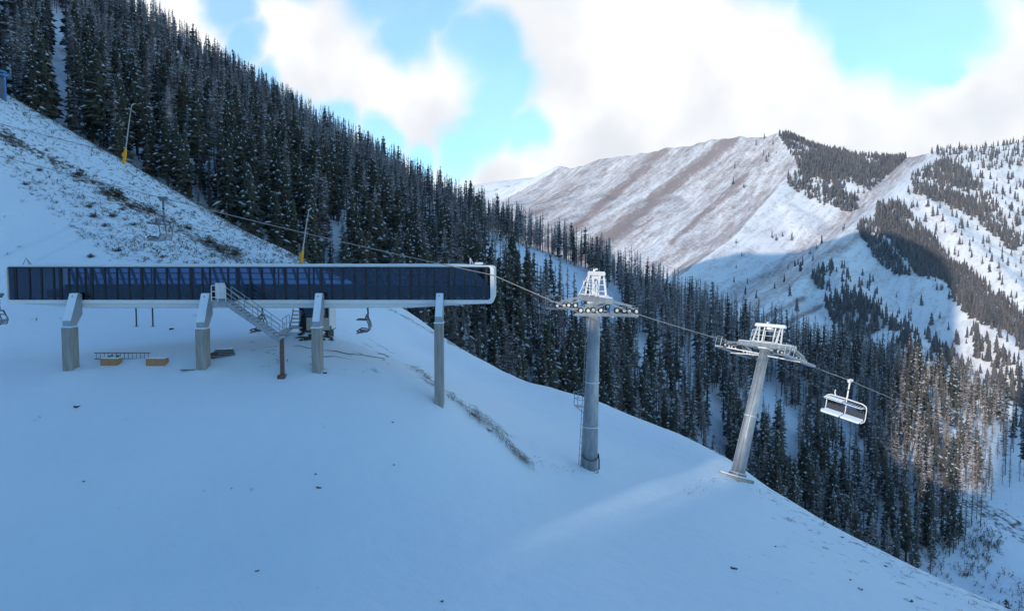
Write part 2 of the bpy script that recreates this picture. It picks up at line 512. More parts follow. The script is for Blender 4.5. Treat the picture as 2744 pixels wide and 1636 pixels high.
# beyond the frame: the mountainside keeps rising to the left and drops away behind
ctl += [(-60, 48, 5), (-100, 60, 27), (-150, 60, 52), (-150, 110, 62), (-190, 70, 66), (-190, 150, 90), (-120, 150, 48), (-55, 25, 1), (-80, 25, 17),
        (-30, 5, -12), (0, 0, -21), (30, 5, -25), (60, 20, -30), (80, 45, -40), (110, 0, -45), (110, 70, -62), (70, -70, -24), (30, -60, -22), (0, -50, -19), (-55, -20, 9), (-90, 5, 26),
        (0, -110, -15), (60, -110, -19), (0, -160, -12), (-60, -160, -9), (80, -160, -15), (-120, -160, -4), (-190, -160, 0), (0, -195, -11), (-120, -195, -5), (90, -195, -13)]
# unseen spur added behind the viewpoint, its crest shaped to set the shadow line
S_H = (-0.56, -0.83); S_N = (-0.83, 0.56)
SHADE_CREST = [(-10, 27), (0, 27.5), (6, 28), (10.8, 28.3), (16, 29.4), (19, 30.2), (22.7, 32.4), (27.4, 33.6), (35, 34.2), (44, 34.5), (55, 34.5), (70, 36)]
for w_, z_ in SHADE_CREST:
    ctl.append((85 * S_H[0] + w_ * S_N[0], 85 * S_H[1] + w_ * S_N[1], z_))
for w_, z_ in SHADE_CREST[::2]:
    ctl.append((108 * S_H[0] + w_ * S_N[0], 108 * S_H[1] + w_ * S_N[1], z_ - 1.5))
for w_, z_ in SHADE_CREST[1::3]:
    ctl.append((68 * S_H[0] + w_ * S_N[0], 68 * S_H[1] + w_ * S_N[1], z_ - 8))
ski_tps = TPS(ctl, 0.004)


def bump_at(x, y, cx, cy, rx, ry, h):
    return h * np.exp(-(((x - cx) / rx) ** 2 + ((y - cy) / ry) ** 2))


def ski_z(x, y):
    x = np.asarray(x, float); y = np.asarray(y, float)
    z = ski_tps(x, y)
    z = z + 0.38 * fbm(x / 11.0, y / 11.0, 3, 3) + 0.10 * fbm(x / 2.2, y / 2.2, 9, 3)
    z = z + bump_at(x, y, -14.4, 52.5, 4.5, 2.6, 0.45)          # heap under the hut
    z = z + bump_at(x, y, -17.0, 47.5, 3.0, 1.3, 0.30)
    for bx, by, bh in ((-27.1, 44.5, .22), (-19.2, 44.5, .2), (-12.1, 44.5, .2), (-4.5, 44.6, .22), (5.1, 47.6, .28), (17.2, 56.2, .2)):
        z = z + bump_at(x, y, bx, by, 1.1, .8, bh)          # snow drifted against the feet of pillars and towers
    aa = x * S_H[0] + y * S_H[1]; ww = x * S_N[0] + y * S_N[1]     # slot cut into the unseen spur to let one streak of sun through
    z = z - np.maximum(z - (-14.0 + (aa + 20) * 0.285 - 3.0), 0) * np.exp(-((ww - 18.15) / 1.5) ** 4) * np.clip((aa - 2) / 12, 0, 1) * np.clip((150 - aa) / 20, 0, 1)
    return z


def ski_hit(px, py, y0=18.0, y1=170.0):
    a, b = ray(px, py)
    Y = np.arange(y0, y1, 0.15)
    g = ski_z(a * Y, Y) - b * Y
    k = np.argmax(g > 0)
    Yh = float(Y[k]) if g[k] > 0 else y1
    return Vector((a * Yh, Yh, float(ski_z(a * Yh, Yh))))


xs = np.unique(np.concatenate([np.arange(-195, -75, 2.2), np.arange(-75, -55, 0.6), np.arange(-60, 45, 0.75), np.arange(45, 112, 2.2)]))
ys = np.unique(np.concatenate([np.arange(-196, -75, 2.4), np.arange(-75, -45, 0.6), np.arange(-45, 14, 2.4), np.arange(14, 150, 0.75), np.arange(150, 186, 2.0)]))
GX, GY = np.meshgrid(xs, ys)
GZ = ski_z(GX, GY)
gpx, gpy = proj(GX, np.maximum(GY, 1.0), GZ)
ok = GY > 15
# bare ground: the sagebrush slope on the left, the lip of the fill, the far edge of the run
bare = np.zeros_like(GX)


def seg_dist(px, py, line):
    d = np.full(np.shape(px), 1e9)
    for (x0, y0), (x1, y1) in zip(line[:-1], line[1:]):
        vx, vy = x1 - x0, y1 - y0
        t = np.clip(((px - x0) * vx + (py - y0) * vy) / (vx * vx + vy * vy), 0, 1)
        d = np.minimum(d, np.hypot(px - x0 - t * vx, py - y0 - t * vy))
    return d


BANK = [(-60, 320), (0, 355), (120, 425), (215, 478), (320, 535), (430, 585), (560, 650), (640, 685)]
SLOPE_POLY = [(-20, 230), (160, 330), (330, 425), (700, 645), (840, 712), (560, 712), (300, 700), (150, 580), (-20, 430)]
FILL = [(1105, 985), (1180, 1045), (1250, 1098), (1330, 1160), (1372, 1200), (1415, 1245)]
d_bank = seg_dist(gpx, gpy, BANK)
bank_n = np.clip(0.95 + 1.6 * fbm(GX / 5, GY / 5, 23, 3), 0.2, 1.3)
bare = np.where(ok, np.maximum(bare, np.where(gpx < 400, 0.84, 0.6) * bank_n * np.exp(-(d_bank / 24.0) ** 2)), bare)
bare = np.where(ok & in_poly(gpx, gpy, SLOPE_POLY), np.maximum(bare, 0.33), bare)
d_edge = seg_dist(gpx, gpy, [(e[0], e[1]) for e in EDGE])
edge_band = np.exp(-(d_edge / 7.0) ** 2) * np.where((gpx < 1250), 0.5, np.where(gpx > 1900, 0.42, 0.1))
bare = np.where(ok & (GY < 160), np.maximum(bare, edge_band), bare)
d_fill = seg_dist(gpx, gpy, FILL)
bare = np.where(ok & (GY < 70), np.maximum(bare, 0.42 * np.exp(-(d_fill / 13.0) ** 2)), bare)
lowright = ok & (gpx > 2050) & (GY < 70)
bare = np.where(lowright, np.maximum(bare, 0.10 + 0.2 * np.exp(-(d_edge / 90.0) ** 2)), bare)
hutdirt = ok & (gpx > 640) & (gpx < 1060) & (gpy > 880) & (gpy < 1000) & (GY < 60)
bare = np.where(hutdirt, np.maximum(bare, 0.22), bare)
bare = np.maximum(bare, np.where(GX < -50, 0.1, 0)) + 0.10 * fbm(GX / 6, GY / 6, 21, 3)
ny, nx = GX.shape
idx = np.arange(ny * nx).reshape(ny, nx)
quads = np.stack([idx[:-1, :-1], idx[:-1, 1:], idx[1:, 1:], idx[1:, :-1]], -1).reshape(-1, 4)
ski = np_mesh('ski_slope', np.stack([GX, GY, GZ], -1).reshape(-1, 3), quads, M['ski'], attrs={'bare': bare.ravel()})
S(ski, kind='structure')

# ------------------------------------------------------------------ the wooded hillside across the gully
HILL = [  # px, lower (py, Y), upper ridge ground (py, Y)
    (-500, (60, 150), (-480, 280)), (0, (262, 152), (-170, 330)), (280, (412, 148), (55, 380)), (700, (662, 148), (300, 410)), (1000, (836, 150), (462, 400)),
    (1300, (1015, 152), (612, 380)), (1500, (1075, 165), (690, 360)), (1700, (1135, 185), (775, 335)), (2000, (1285, 205), (905, 312)), (2250, (1420, 205), (965, 308)),
    (2500, (1560, 195), (1050, 300)), (2744, (1660, 180), (1160, 290)), (3100, (1800, 170), (1320, 280))]
hc = []
for px, (py0, Y0), (py1, Y1) in HILL:
    a, b = ray(px, py0); c, d = ray(px, py1)
    p0 = Vector((a * Y0, Y0, b * Y0)); p1 = Vector((c * Y1, Y1, d * Y1))
    hc += [tuple(p0), tuple(p1), tuple(p0.lerp(p1, 0.5) + Vector((0, 0, 1.5)))]
    hc.append((a * (Y0 - 30), Y0 - 30, p0.z - (24 if px < 1000 else 12)))
    dr = 26 if px < 1200 else 40
    hc.append((p1.x * 1.12, p1.y * 1.12, p1.z - 8)); hc.append((p1.x * 1.4 + 20, p1.y * 1.4, p1.z - dr - 45))
hc += [(-330, 250, 190), (-430, 420, 250), (-330, 150, 130), (-330, 500, 200)]
hill_tps = TPS(hc, 0.01)


def hill_z(x, y):
    x = np.asarray(x, float); y = np.asarray(y, float)
    return hill_tps(x, y) + 2.6 * fbm(x / 45.0, y / 45.0, 31, 4) + 1.0 * fbm(x / 9.0, y / 9.0, 37, 3)


hx = np.arange(-440, 300, 3.0); hy = np.arange(118, 560, 3.0)
HX, HY = np.meshgrid(hx, hy); HZ = hill_z(HX, HY)
hpx, hpy = proj(HX, HY, HZ)
hb = 0.16 + 0.22 * fbm(HX / 30, HY / 30, 5, 4)
hb = np.where(in_poly(hpx, hpy, [(2570, 1330), (2640, 1340), (2744, 1400), (2800, 1430), (2800, 1480), (2744, 1455), (2640, 1400)]), 0.5, hb)
ny, nx = HX.shape
idx = np.arange(ny * nx).reshape(ny, nx)
quads = np.stack([idx[:-1, :-1], idx[:-1, 1:], idx[1:, 1:], idx[1:, :-1]], -1).reshape(-1, 4)
hill = np_mesh('wooded_hillside', np.stack([HX, HY, HZ], -1).reshape(-1, 3), quads, M['hill'], attrs={'bare': hb.ravel()})
S(hill, kind='structure')

# ------------------------------------------------------------------ the mountains across the valley
RIDGES = [  # (slope, width of rounding), points px, py, Y
    (0.50, [(950, 640, 2900), (1100, 575, 2650), (1200, 537, 2500), (1330, 505, 2450), (1500, 452, 2300), (1640, 421, 2200), (1780, 396, 2150), (1950, 367, 2100), (2080, 359, 2050),
            (2160, 388, 2120), (2300, 416, 2150), (2420, 424, 2080), (2480, 410, 1950), (2540, 394, 1850), (2620, 396, 1900), (2744, 382, 2000), (2950, 362, 2100), (3300, 300, 2300)]),
    (0.42, [(1330, 505, 2450), (1260, 575, 2150), (1200, 620, 1950)]),
    (0.42, [(1500, 452, 2300), (1400, 535, 2050), (1300, 600, 1800)]),
    (0.42, [(1640, 421, 2200), (1500, 528, 1930), (1340, 628, 1650)]),
    (0.42, [(1780, 396, 2150), (1610, 532, 1850), (1440, 655, 1560)]),
    (0.42, [(1870, 380, 2120), (1690, 530, 1800), (1500, 675, 1500)]),
    (0.42, [(1950, 367, 2100), (1770, 520, 1790), (1560, 695, 1440)]),
    (0.46, [(2080, 359, 2050), (1950, 480, 1800), (1790, 620, 1500), (1650, 730, 1300)]),
    (0.55, [(2080, 359, 2050), (2140, 432, 1850), (2075, 528, 1600), (1960, 645, 1360), (1840, 742, 1150), (1760, 800, 1030)]),
    (0.55, [(2540, 394, 1850), (2440, 482, 1560), (2330, 592, 1290), (2200, 685, 1090), (2080, 775, 940), (1990, 840, 830), (1900, 900, 740)]),
    (0.60, [(2540, 394, 1850), (2640, 505, 1560), (2744, 610, 1370), (2900, 740, 1200)]),
    (0.50, [(2620, 396, 1900), (2744, 480, 1700), (2900, 580, 1500)]),
    (0.62, [(2440, 482, 1560), (2560, 610, 1290), (2744, 775, 1060), (2900, 900, 920)]),
    (0.62, [(2330, 592, 1290), (2450, 700, 1080), (2600, 825, 880), (2744, 940, 760), (2900, 1060, 670)]),
    (0.60, [(2200, 685, 1090), (2310, 800, 880), (2430, 900, 750), (2560, 990, 650)]),
    (0.50, [(2080, 775, 940), (2170, 870, 780), (2260, 950, 680)]),
]
mu = np.linspace(-0.16, 0.95, 330)
mY = np.concatenate([np.geomspace(430, 2350, 300), np.geomspace(2370, 3300, 30)])
MU, MYY = np.meshgrid(mu, mY)
MX = MU * MYY
acc = np.full(MX.shape, 0.0); T = 2.5
base = -150 + 0 * MX
fields = [base]
for k, pts in RIDGES:
    p3 = [P(*q) for q in pts]
    if k < 0.45:                                      # ribs stand proud of the open face towards their foot
        p3 = [q + Vector((0, 0, 26.0 * i / (len(p3) - 1))) for i, q in enumerate(p3)]
    best = np.full(MX.shape, -1e9)
    for a, b in zip(p3[:-1], p3[1:]):
        vx, vy = b.x - a.x, b.y - a.y
        t = np.clip(((MX - a.x) * vx + (MYY - a.y) * vy) / (vx * vx + vy * vy), 0, 1)
        d = np.hypot(MX - a.x - t * vx, MYY - a.y - t * vy)
        d = np.sqrt(d * d + 20.0) - 4.5
        best = np.maximum(best, a.z + t * (b.z - a.z) - k * d)
    fields.append(best)
fs = np.stack(fields); mxx = fs.max(0)
MZ = mxx + T * np.log(np.exp(np.clip((fs - mxx) / T, -50, 0)).sum(0)) - T * 0.35
steep = fs[1:].max(0)
MZ = MZ + 9.0 * fbm(MX / 120, MYY / 120, 51, 5, 0.5) * np.clip((MZ + 150) / 120, 0, 1) + 2.5 * fbm(MX / 22, MYY / 22, 57, 3)
# fall-line gullies on the big open face
ca_, sa_ = math.cos(0.94), math.sin(0.94)
ga, gw = MX * ca_ + MYY * sa_, -MX * sa_ + MYY * ca_
gul = np.abs(fbm(ga / 1300, gw / 85, 63, 4, 0.5)) * 2.2
MZ = MZ + np.where(MU < 0.42, 24.0, 7.0) * (gul - 0.25) * np.clip((MZ + 140) / 100, 0, 1)
mpx, mpy = proj(MX, MYY, MZ)
# grass shows through on the wind-blown spurs, in streaks that run down the face
mb = 0.30 + 0.14 * fbm(MX / 60, MYY / 60, 61, 4)
for line, w, s in [([(1960, 375), (1720, 560), (1560, 680)], 26, 0.30), ([(1780, 400), (1600, 560), (1480, 660)], 20, 0.22), ([(2440, 420), (2300, 560), (2100, 720), (1900, 840)], 40, 0.24),
                   ([(2470, 420), (2330, 470)], 25, 0.3), ([(2000, 470), (1800, 650)], 14, 0.2), ([(2330, 610), (2000, 830)], 28, 0.22), ([(1900, 800), (1500, 700)], 22, 0.2),
                   ([(2150, 800), (2050, 850)], 12, 0.4), ([(2200, 820), (2080, 880)], 10, 0.4)]:
    mb = np.maximum(mb, (0.34 + s) * np.exp(-(seg_dist(mpx, mpy, line) / w) ** 2) + 0.1 * fbm(MX / 30, MYY / 30, 71, 3))
mb = np.where(in_poly(mpx, mpy, [(1840, 350), (2080, 358), (2140, 440), (1960, 640), (1820, 740), (1500, 720), (1240, 600), (1500, 450)]), mb + 0.26 + 0.35 * fbm(gw / 55, ga / 500, 77, 3), mb)
ny, nx = MX.shape
idx = np.arange(ny * nx).reshape(ny, nx)
quads = np.stack([idx[:-1, :-1], idx[:-1, 1:], idx[1:, 1:], idx[1:, :-1]], -1).reshape(-1, 4)
mountain = np_mesh('mountain', np.stack([MX, MYY, MZ], -1).reshape(-1, 3), quads, M['mount'], attrs={'bare': mb.ravel()})
S(mountain, kind='structure')


def sheet(name, X, Y, Z, m, bare):
    ny, nx = X.shape
    idx = np.arange(ny * nx).reshape(ny, nx)
    q = np.stack([idx[:-1, :-1], idx[:-1, 1:], idx[1:, 1:], idx[1:, :-1]], -1).reshape(-1, 4)
    return S(np_mesh(name, np.stack([X, Y, Z], -1).reshape(-1, 3), q, m, attrs={'bare': bare.ravel()}), kind='structure')


# distant hills low behind the pass
FX, FU = np.meshgrid(np.linspace(-0.3, 0.35, 120), np.linspace(4200, 7000, 40))
FYY = FU; FXX = FX * FYY
crest = np.interp(1372 + F * FX, [700, 1000, 1180, 1250, 1330, 1400, 1460, 1600, 2000], [520, 505, 510, 500, 486, 478, 470, 480, 520])
zc = np.array([ray(1372, c)[1] for c in crest.ravel()]).reshape(crest.shape) * 5600
FZ = zc - 0.32 * np.sqrt((FYY - 5600) ** 2 + 900) + 40 * fbm(FXX / 400, FYY / 400, 81, 5)
sheet('distant_hill', FXX, FYY, FZ, M['mount'], 0.30 + 0.3 * fbm(FXX / 300, FYY / 300, 85, 4))

# valley floor and surrounding country, one sheet out to the horizon
VX, VY = np.meshgrid(np.concatenate([-np.geomspace(4500, 500, 20), np.linspace(-400, 400, 20), np.geomspace(500, 4500, 20)]),
                     np.concatenate([-np.geomspace(4500, 300, 20), np.linspace(-200, 1000, 24), np.geomspace(1100, 7600, 22)]))
VZ = -175 + 0 * VX + 18 * fbm(VX / 900, VY / 900, 91, 4)
rr = np.hypot(VX, VY)
VZ = VZ + np.where(VY < -250, np.clip((-VY - 250) / 6000, 0, 1) * 120 * (0.7 + fbm(VX / 1800, VY / 1800, 93, 4)), 0)
sheet('ground', VX, VY, VZ, M['mount'], 0.25 + 0.2 * fbm(VX / 300, VY / 300, 95, 4))

# unseen mountain added on the left, its crest shaped to shade the valley in patches
LA, LW = np.meshgrid(np.linspace(-500, 1700, 130), np.concatenate([np.arange(-160, 120, 3.5), np.linspace(120, 1700, 110)]))
LX = LA * S_H[0] + LW * S_N[0]; LY = LA * S_H[1] + LW * S_N[1]
crest_h = np.interp(LW, [-160, -60, -35, -10, 8, 27.5, 32, 40, 50, 65, 85, 106, 140, 239, 288, 317, 395, 435, 520, 1700],
                    [560, 560, 430, 260, 150, 172, 225, 330, 430, 520, 560, 580, 600, 600, 620, 600, 560, 515, 490, 470])
LZ = crest_h - np.where(LA < 600, 1.35, 0.9) * (np.sqrt((LA - 600) ** 2 + 900) - 30) + 40 * fbm(LX / 260, LY / 260, 101, 5) * np.clip(np.abs(LA - 600) / 150, .12 + .6 * np.clip((LW - 90) / 120, 0, 1), 1)
LU = LX / np.maximum(LY, 1)
LZ = np.where(LY > 0, np.minimum(LZ, LY * np.interp(LU, [-1.4, -.95, -.75, -.55, -.3], [9, 1.0, .36, .22, .1])), LZ)
LZ = np.maximum(LZ, -180)
sheet('shade_mountain', LX, LY, LZ, M['mount'], 0.62 + 0.3 * fbm(LX / 200, LY / 200, 105, 4))

# ------------------------------------------------------------------ trees
def fir_crown(seed, levels, nb, start, R, snow_p, wid=0.045, extra=True):
    """unit-height conifer crown: drooping branches with needles below and caught snow on top"""
    r = random.Random(seed)
    V, T, I = [], [], []

    def tri(a, b, c, m):
        k = len(V); V.extend((a, b, c)); T.append((k, k + 1, k + 2)); I.append(m)
    lean = (r.uniform(-.012, .012), r.uniform(-.012, .012))
    for l in range(levels):
        t = (l + r.uniform(0, .7)) / levels
        z = start + (1.0 - start) * t ** 0.92
        rad = R * ((1 - t) ** 0.8) * r.uniform(.55, 1.15) + 0.012
        if t < 0.12: rad *= 0.75
        n = max(3, int(round(nb * (1 - 0.45 * t))))
        a0 = r.uniform(0, 6.28)
        for b in range(n):
            if r.random() < 0.17: continue
            a = a0 + 6.283 * b / n + r.uniform(-.35, .35)
            L = rad * r.uniform(.6, 1.18)
            zz = z + r.uniform(-.012, .012)
            dr = L * r.uniform(.12, .45) * (1 - 0.8 * t)
            ca, sa = math.cos(a), math.sin(a)
            w = wid * r.uniform(.7, 1.3) * (0.5 + 0.7 * (1 - t))
            o = (lean[0] * z * 3, lean[1] * z * 3)

            def pt(f, s, dz):
                return (ca * L * f - sa * s + o[0], sa * L * f + ca * s + o[1], zz - dr * f * f + dz)
            rt, mc, tp = pt(.04, 0, .008), pt(.6, 0, .004), pt(1, r.uniform(-.01, .01), -.006)
            mlft, mr = pt(.55, w, -.014 - .2 * w), pt(.52, -w, -.014 - .2 * w)
            tri(rt, mlft, mc, 0); tri(rt, mc, mr, 0); tri(mlft, tp, mc, 0); tri(mc, tp, mr, 0)
            if extra:
                h1, h2 = pt(.45, w * .5, -.05 - .25 * w), pt(.8, -w * .6, -.045)
                tri(mlft, mr, h1, 0); tri(mc, mr, h2, 0)
            if r.random() < snow_p * .85:
                f0, f1 = r.uniform(.3, .6), r.uniform(.7, .98); ww = w * r.uniform(.2, .6); u = .007
                s0, s1 = pt(f0, r.uniform(-.3, .3) * w, u + .004), pt(f1, r.uniform(-.3, .3) * w, u)
                sl, sr = pt((f0 + f1) / 2, ww, u - .006), pt((f0 + f1) / 2, -ww, u - .006)
                sm = pt((f0 + f1) / 2, 0, u + .012)
                tri(s0, sl, sm, 1); tri(s0, sm, sr, 1); tri(sl, s1, sm, 1); tri(sm, s1, sr, 1)
    # leader and a thin dark core so the crown is not see-through at the stem
    n = 6
    for j in range(n):
        a, b = 6.283 * j / n, 6.283 * (j + 1) / n
        q = R * .30
        tri((math.cos(a) * q, math.sin(a) * q, start + .03), (math.cos(b) * q, math.sin(b) * q, start + .03), (lean[0] * 3, lean[1] * 3, 1.0), 0)
    return np.array(V), np.array(T), np.array(I)


def snag_crown(seed, nbr, start, R, frost=0.2):
    r = random.Random(seed); V, T, I = [], [], []
    for k in range(nbr):
        t = r.random() ** 0.85
        z = start + (0.98 - start) * t; a = r.uniform(0, 6.283)
        L = (R * (1 - t) ** 0.75 + .012) * r.uniform(.45, 1.15); up = L * r.uniform(-.35, .15)
        ca, sa = math.cos(a), math.sin(a); w = .0062 * r.uniform(.7, 1.5)
        i = len(V)
        V += [(0, 0, z - w), (0, 0, z + w), (ca * L, sa * L, z + up), (ca * L * .5 - sa * w * 3, sa * L * .5 + ca * w * 3, z + up * .4)]
        T += [(i, i + 2, i + 1), (i, i + 3, i + 2)]
        m = 1 if r.random() < frost else 0
        I += [m, m]
    return np.array(V), np.array(T), np.array(I)


def trunk_mesh(rad, top, n=6, rad_top=0.12):
    V, T = [], []
    zs = [(-.06, 1.25), (0.02, 1.0), (0.35, .78), (0.7, .42), (top, rad_top)]
    for z, s in zs:
        for j in range(n):
            a = 6.283 * j / n
            V.append((math.cos(a) * rad * s, math.sin(a) * rad * s, z))
    for i in range(len(zs) - 1):
        for j in range(n):
            a, b = i * n + j, i * n + (j + 1) % n
            T += [(a, b, b + n), (a, b + n, a + n)]
    return np.array(V), np.array(T)


def tri_mesh(name, V, T, mats, I=None):
    me = bpy.data.meshes.new(name)
    me.from_pydata(V.tolist(), [], T.tolist())
    for m in mats: me.materials.append(m)
    if I is not None: me.polygons.foreach_set('material_index', I.astype(np.int32))
    me.update()
    return me


FIR_N = [fir_crown(s, lv, nb, st, R, sp) for s, lv, nb, st, R, sp in
         [(1, 25, 8, .10, .19, .55), (2, 27, 8, .22, .165, .42), (3, 23, 8, .33, .205, .46), (4, 26, 8, .14, .165, .70), (5, 22, 9, .26, .225, .38), (6, 24, 7, .08, .20, .80)]]
SNAG_N = [snag_crown(s, n, st, R, fr) for s, n, st, R, fr in [(11, 190, .18, .12, .25), (12, 230, .25, .15, .35), (13, 150, .3, .10, .15)]]
FIR_M = [fir_crown(s, lv, nb, st, R, sp, .06, False) for s, lv, nb, st, R, sp in
         [(21, 13, 6, .10, .18, .46), (22, 14, 6, .2, .155, .36), (23, 12, 6, .3, .195, .40), (24, 13, 6, .12, .145, .6), (25, 12, 6, .24, .205, .32)]]
SNAG_M = [snag_crown(s, n, st, R, fr) for s, n, st, R, fr in [(31, 120, .12, .125, .25), (32, 140, .18, .15, .35), (33, 90, .25, .10, .2)]]
TRUNK_N = trunk_mesh(.0135, .97, 7); TRUNK_M = trunk_mesh(.0125, .97, 4); STRUNK_N = trunk_mesh(.011, 1.0, 6); STRUNK_M = trunk_mesh(.0115, 1.0, 4)

sp = 3.05
tx, ty = np.meshgrid(np.arange(-330, 280, sp), np.arange(128, 420, sp))
tx = (tx + rng.uniform(-.48, .48, tx.shape) * sp).ravel(); ty = (ty + rng.uniform(-.48, .48, ty.shape) * sp).ravel()
tz = hill_z(tx, ty)
px, py = proj(tx, ty, tz)
ridge_Y = np.interp(px, [h[0] for h in HILL], [h[2][1] for h in HILL])
edge_py = np.interp(px, [e[0] for e in EDGE], [e[1] for e in EDGE])
th = rng.uniform(6, 20.5, tx.shape) ** 0.75 * 20.5 ** 0.25
tpx, tpy = proj(tx, ty, tz + th)
keep = (px > -90) & (px < 2830) & (ty < ridge_Y + 10) & (tpy < edge_py - 4) & (tpy < 1640)
# keep clear of the ski run itself
keep &= ~((ski_z(tx, ty) > tz - 0.3) & (px < 1000) & (ty < 140))
zone_sparse = in_poly(px, py, [(2430, 1050), (2744, 1190), (2900, 1230), (2900, 1460), (2670, 1350), (2620, 1210), (2500, 1130)])
zone_open = in_poly(px, py, [(2500, 1560), (2590, 1480), (2640, 1410), (2680, 1355), (2900, 1470), (2900, 1800), (2330, 1800)])
zone_road = in_poly(px, py, [(2560, 1320), (2640, 1335), (2900, 1440), (2900, 1500), (2640, 1410)])
strip = [(1290, 655), (1420, 668), (1560, 722), (1660, 800), (1690, 870), (1600, 870), (1500, 800), (1400, 760), (1300, 740)]
strip_lo = [(x, y + 45) for x, y in strip]
gone = in_poly(px, py, strip) | (in_poly(px, py, strip_lo) & (rng.random(px.shape) < 0.85))
for poly in ([(135, 40), (178, 40), (192, 345), (148, 345)], [(2035, 1040), (2085, 1010), (2105, 1150), (2040, 1150)], [(1895, 1060), (1925, 1060), (1965, 1330), (1915, 1330)],
             [(1700, 900), (1735, 900), (1755, 1040), (1710, 1040)], [(2100, 1100), (2130, 1090), (2145, 1330), (2105, 1330)], [(1810, 960), (1845, 960), (1850, 1050), (1800, 1040)],
             [(2255, 1080), (2290, 1080), (2310, 1230), (2270, 1230)], [(880, 620), (920, 600), (950, 760), (890, 760)], [(1140, 560), (1165, 560), (1175, 660), (1140, 660)]):
    gone |= in_poly(px, py, poly)
clump = fbm(tx / 24, ty / 24, 41, 3)
dens = np.clip(0.74 + 1.3 * clump, 0.18, 1)
dens = np.where(zone_sparse, 0.26, dens)
dens = np.where((px > 1900) & ~zone_sparse, np.clip(dens * 1.25, 0, 1), dens)
keep &= ~gone & ~zone_open & ~zone_road & (rng.random(px.shape) < dens)
rel = np.clip((ty - 150) / (ridge_Y - 150), 0, 1)
pf = np.clip(0.70 - 0.66 * rel + 0.9 * fbm(tx / 35, ty / 35, 43, 3), 0.1, 0.95)
pf = np.where((px > 1500) & (py > 1000), np.maximum(pf, 0.48), pf)
pf = np.where(zone_sparse, 0.12, pf)
is_fir = rng.random(px.shape) < pf
s = np.where(keep)[0]
tx, ty, tz, th, px, py, tpx, tpy, is_fir, rel = [a[s] for a in (tx, ty, tz, th, px, py, tpx, tpy, is_fir, rel)]
zone_sparse = zone_sparse[s]; edge_py = edge_py[s]
th = np.where(is_fir, th, th * 0.97)
size = th / ty * F
hid = (px < 1320) & (py > 712) & (tpy > 700)          # wholly behind the terminal and its snow
vis = (tpx > 5) & (tpx < 2735) & (tpy > -60) & (tpy < edge_py - 45) & ~hid
order = np.argsort(-np.where(vis, size, 0))
near = order[:300]; mass = order[300:]

fir_me = [(tri_mesh('crown', *v[:2], [M['needle'], M['treesnow']], v[2]), tri_mesh('trunk', *TRUNK_N, [M['bark']])) for v in FIR_N]
snag_me = [(tri_mesh('crown', *v[:2], [M['twig'], M['treesnow']], v[2]), tri_mesh('trunk', *STRUNK_N, [M['deadbark']])) for v in SNAG_N]
FIR_LABELS = ['snowy dark fir', 'bare-stemmed dark fir', 'broad long-trunked fir', 'slim snow-dusted fir', 'wide bushy fir', 'slim snow-white fir']
SNAG_LABELS = ['bare grey dead conifer', 'bushy bare grey conifer', 'thin bare grey snag']
for i in near:
    k = int(rng.integers(0, 6)) if is_fir[i] else int(rng.integers(0, 3))
    crown_me, trunk_me = (fir_me if is_fir[i] else snag_me)[k]
    h = float(th[i])
    where = next(w for lim, w in ((330, 'left of the upper snow lance'), (560, 'right of the upper snow lance'), (800, 'left of the middle snow lance'), (1100, 'above the right half of the terminal'),
                                  (1420, 'between terminal end and upright tower'), (1600, 'behind the upright tower'), (1850, 'between the two towers'), (2080, 'behind the leaning tower'),
                                  (2350, 'below the hanging chair'), (9999, 'at the right end of the gully')) if px[i] < lim)
    row = 'front row' if rel[i] < .06 else 'second row' if rel[i] < .16 else 'further back'
    tall = 'low' if h < 13 else 'mid-height' if h < 17 else 'tall'
    lab = tall + ' ' + (FIR_LABELS if is_fir[i] else SNAG_LABELS)[k] + ', ' + row + ', ' + where
    o = thing('fir_tree' if is_fir[i] else 'dead_tree', lab, 'tree', (float(tx[i]), float(ty[i]), float(tz[i])),
              (float(rng.uniform(-.03, .03)), float(rng.uniform(-.03, .03)), float(rng.uniform(0, 6.28))), lab)
    wsc = h * float(rng.uniform(.85, 1.15))
    o.scale = (wsc, wsc, h)
    for nm, me in (('crown', crown_me), ('trunk', trunk_me)):
        c = bpy.data.objects.new(nm, me); COL.objects.link(c); c.parent = o


def tile(protos, trunks, ids, kinds, mats, name, label, cat):
    Vs, Ts, Is, Ns = [], [], [], []
    off = 0
    for i, k in zip(ids, kinds):
        V, T, I = protos[k]; TV, TT = trunks
        a = rng.uniform(0, 6.283); c, s_ = math.cos(a), math.sin(a)
        h = th[i]; w = h * rng.uniform(.68, 1.05)
        for VV, TTT, II in ((V, T, I), (TV, TT, np.full(len(TT), 2))):
            X = np.stack([(VV[:, 0] * c - VV[:, 1] * s_) * w + tx[i], (VV[:, 0] * s_ + VV[:, 1] * c) * w + ty[i], VV[:, 2] * h + tz[i]], 1)
            Vs.append(X); Ts.append(TTT + off); Is.append(II); Ns.append(np.full(len(X), rng.random())); off += len(X)
    o = np_mesh(name, np.concatenate(Vs), np.concatenate(Ts), mats, np.concatenate(Is), smooth=False, attrs={'tone': np.concatenate(Ns)})
    return S(o, kind='stuff', label=label, category=cat)


mf = [i for i in mass if is_fir[i]]; ms = [i for i in mass if not is_fir[i]]
tile(FIR_M, TRUNK_M, mf, rng.integers(0, 5, len(mf)), [M['needle_m'], M['treesnow'], M['bark']], 'fir_forest', 'dense snow-dusted fir forest covering the hillside behind the lift', 'forest')
tile(SNAG_M, STRUNK_M, ms, rng.integers(0, 3, len(ms)), [M['twig_m'], M['treesnow'], M['deadbark']], 'dead_forest', 'grey bare dead conifers standing through the hillside forest', 'forest')

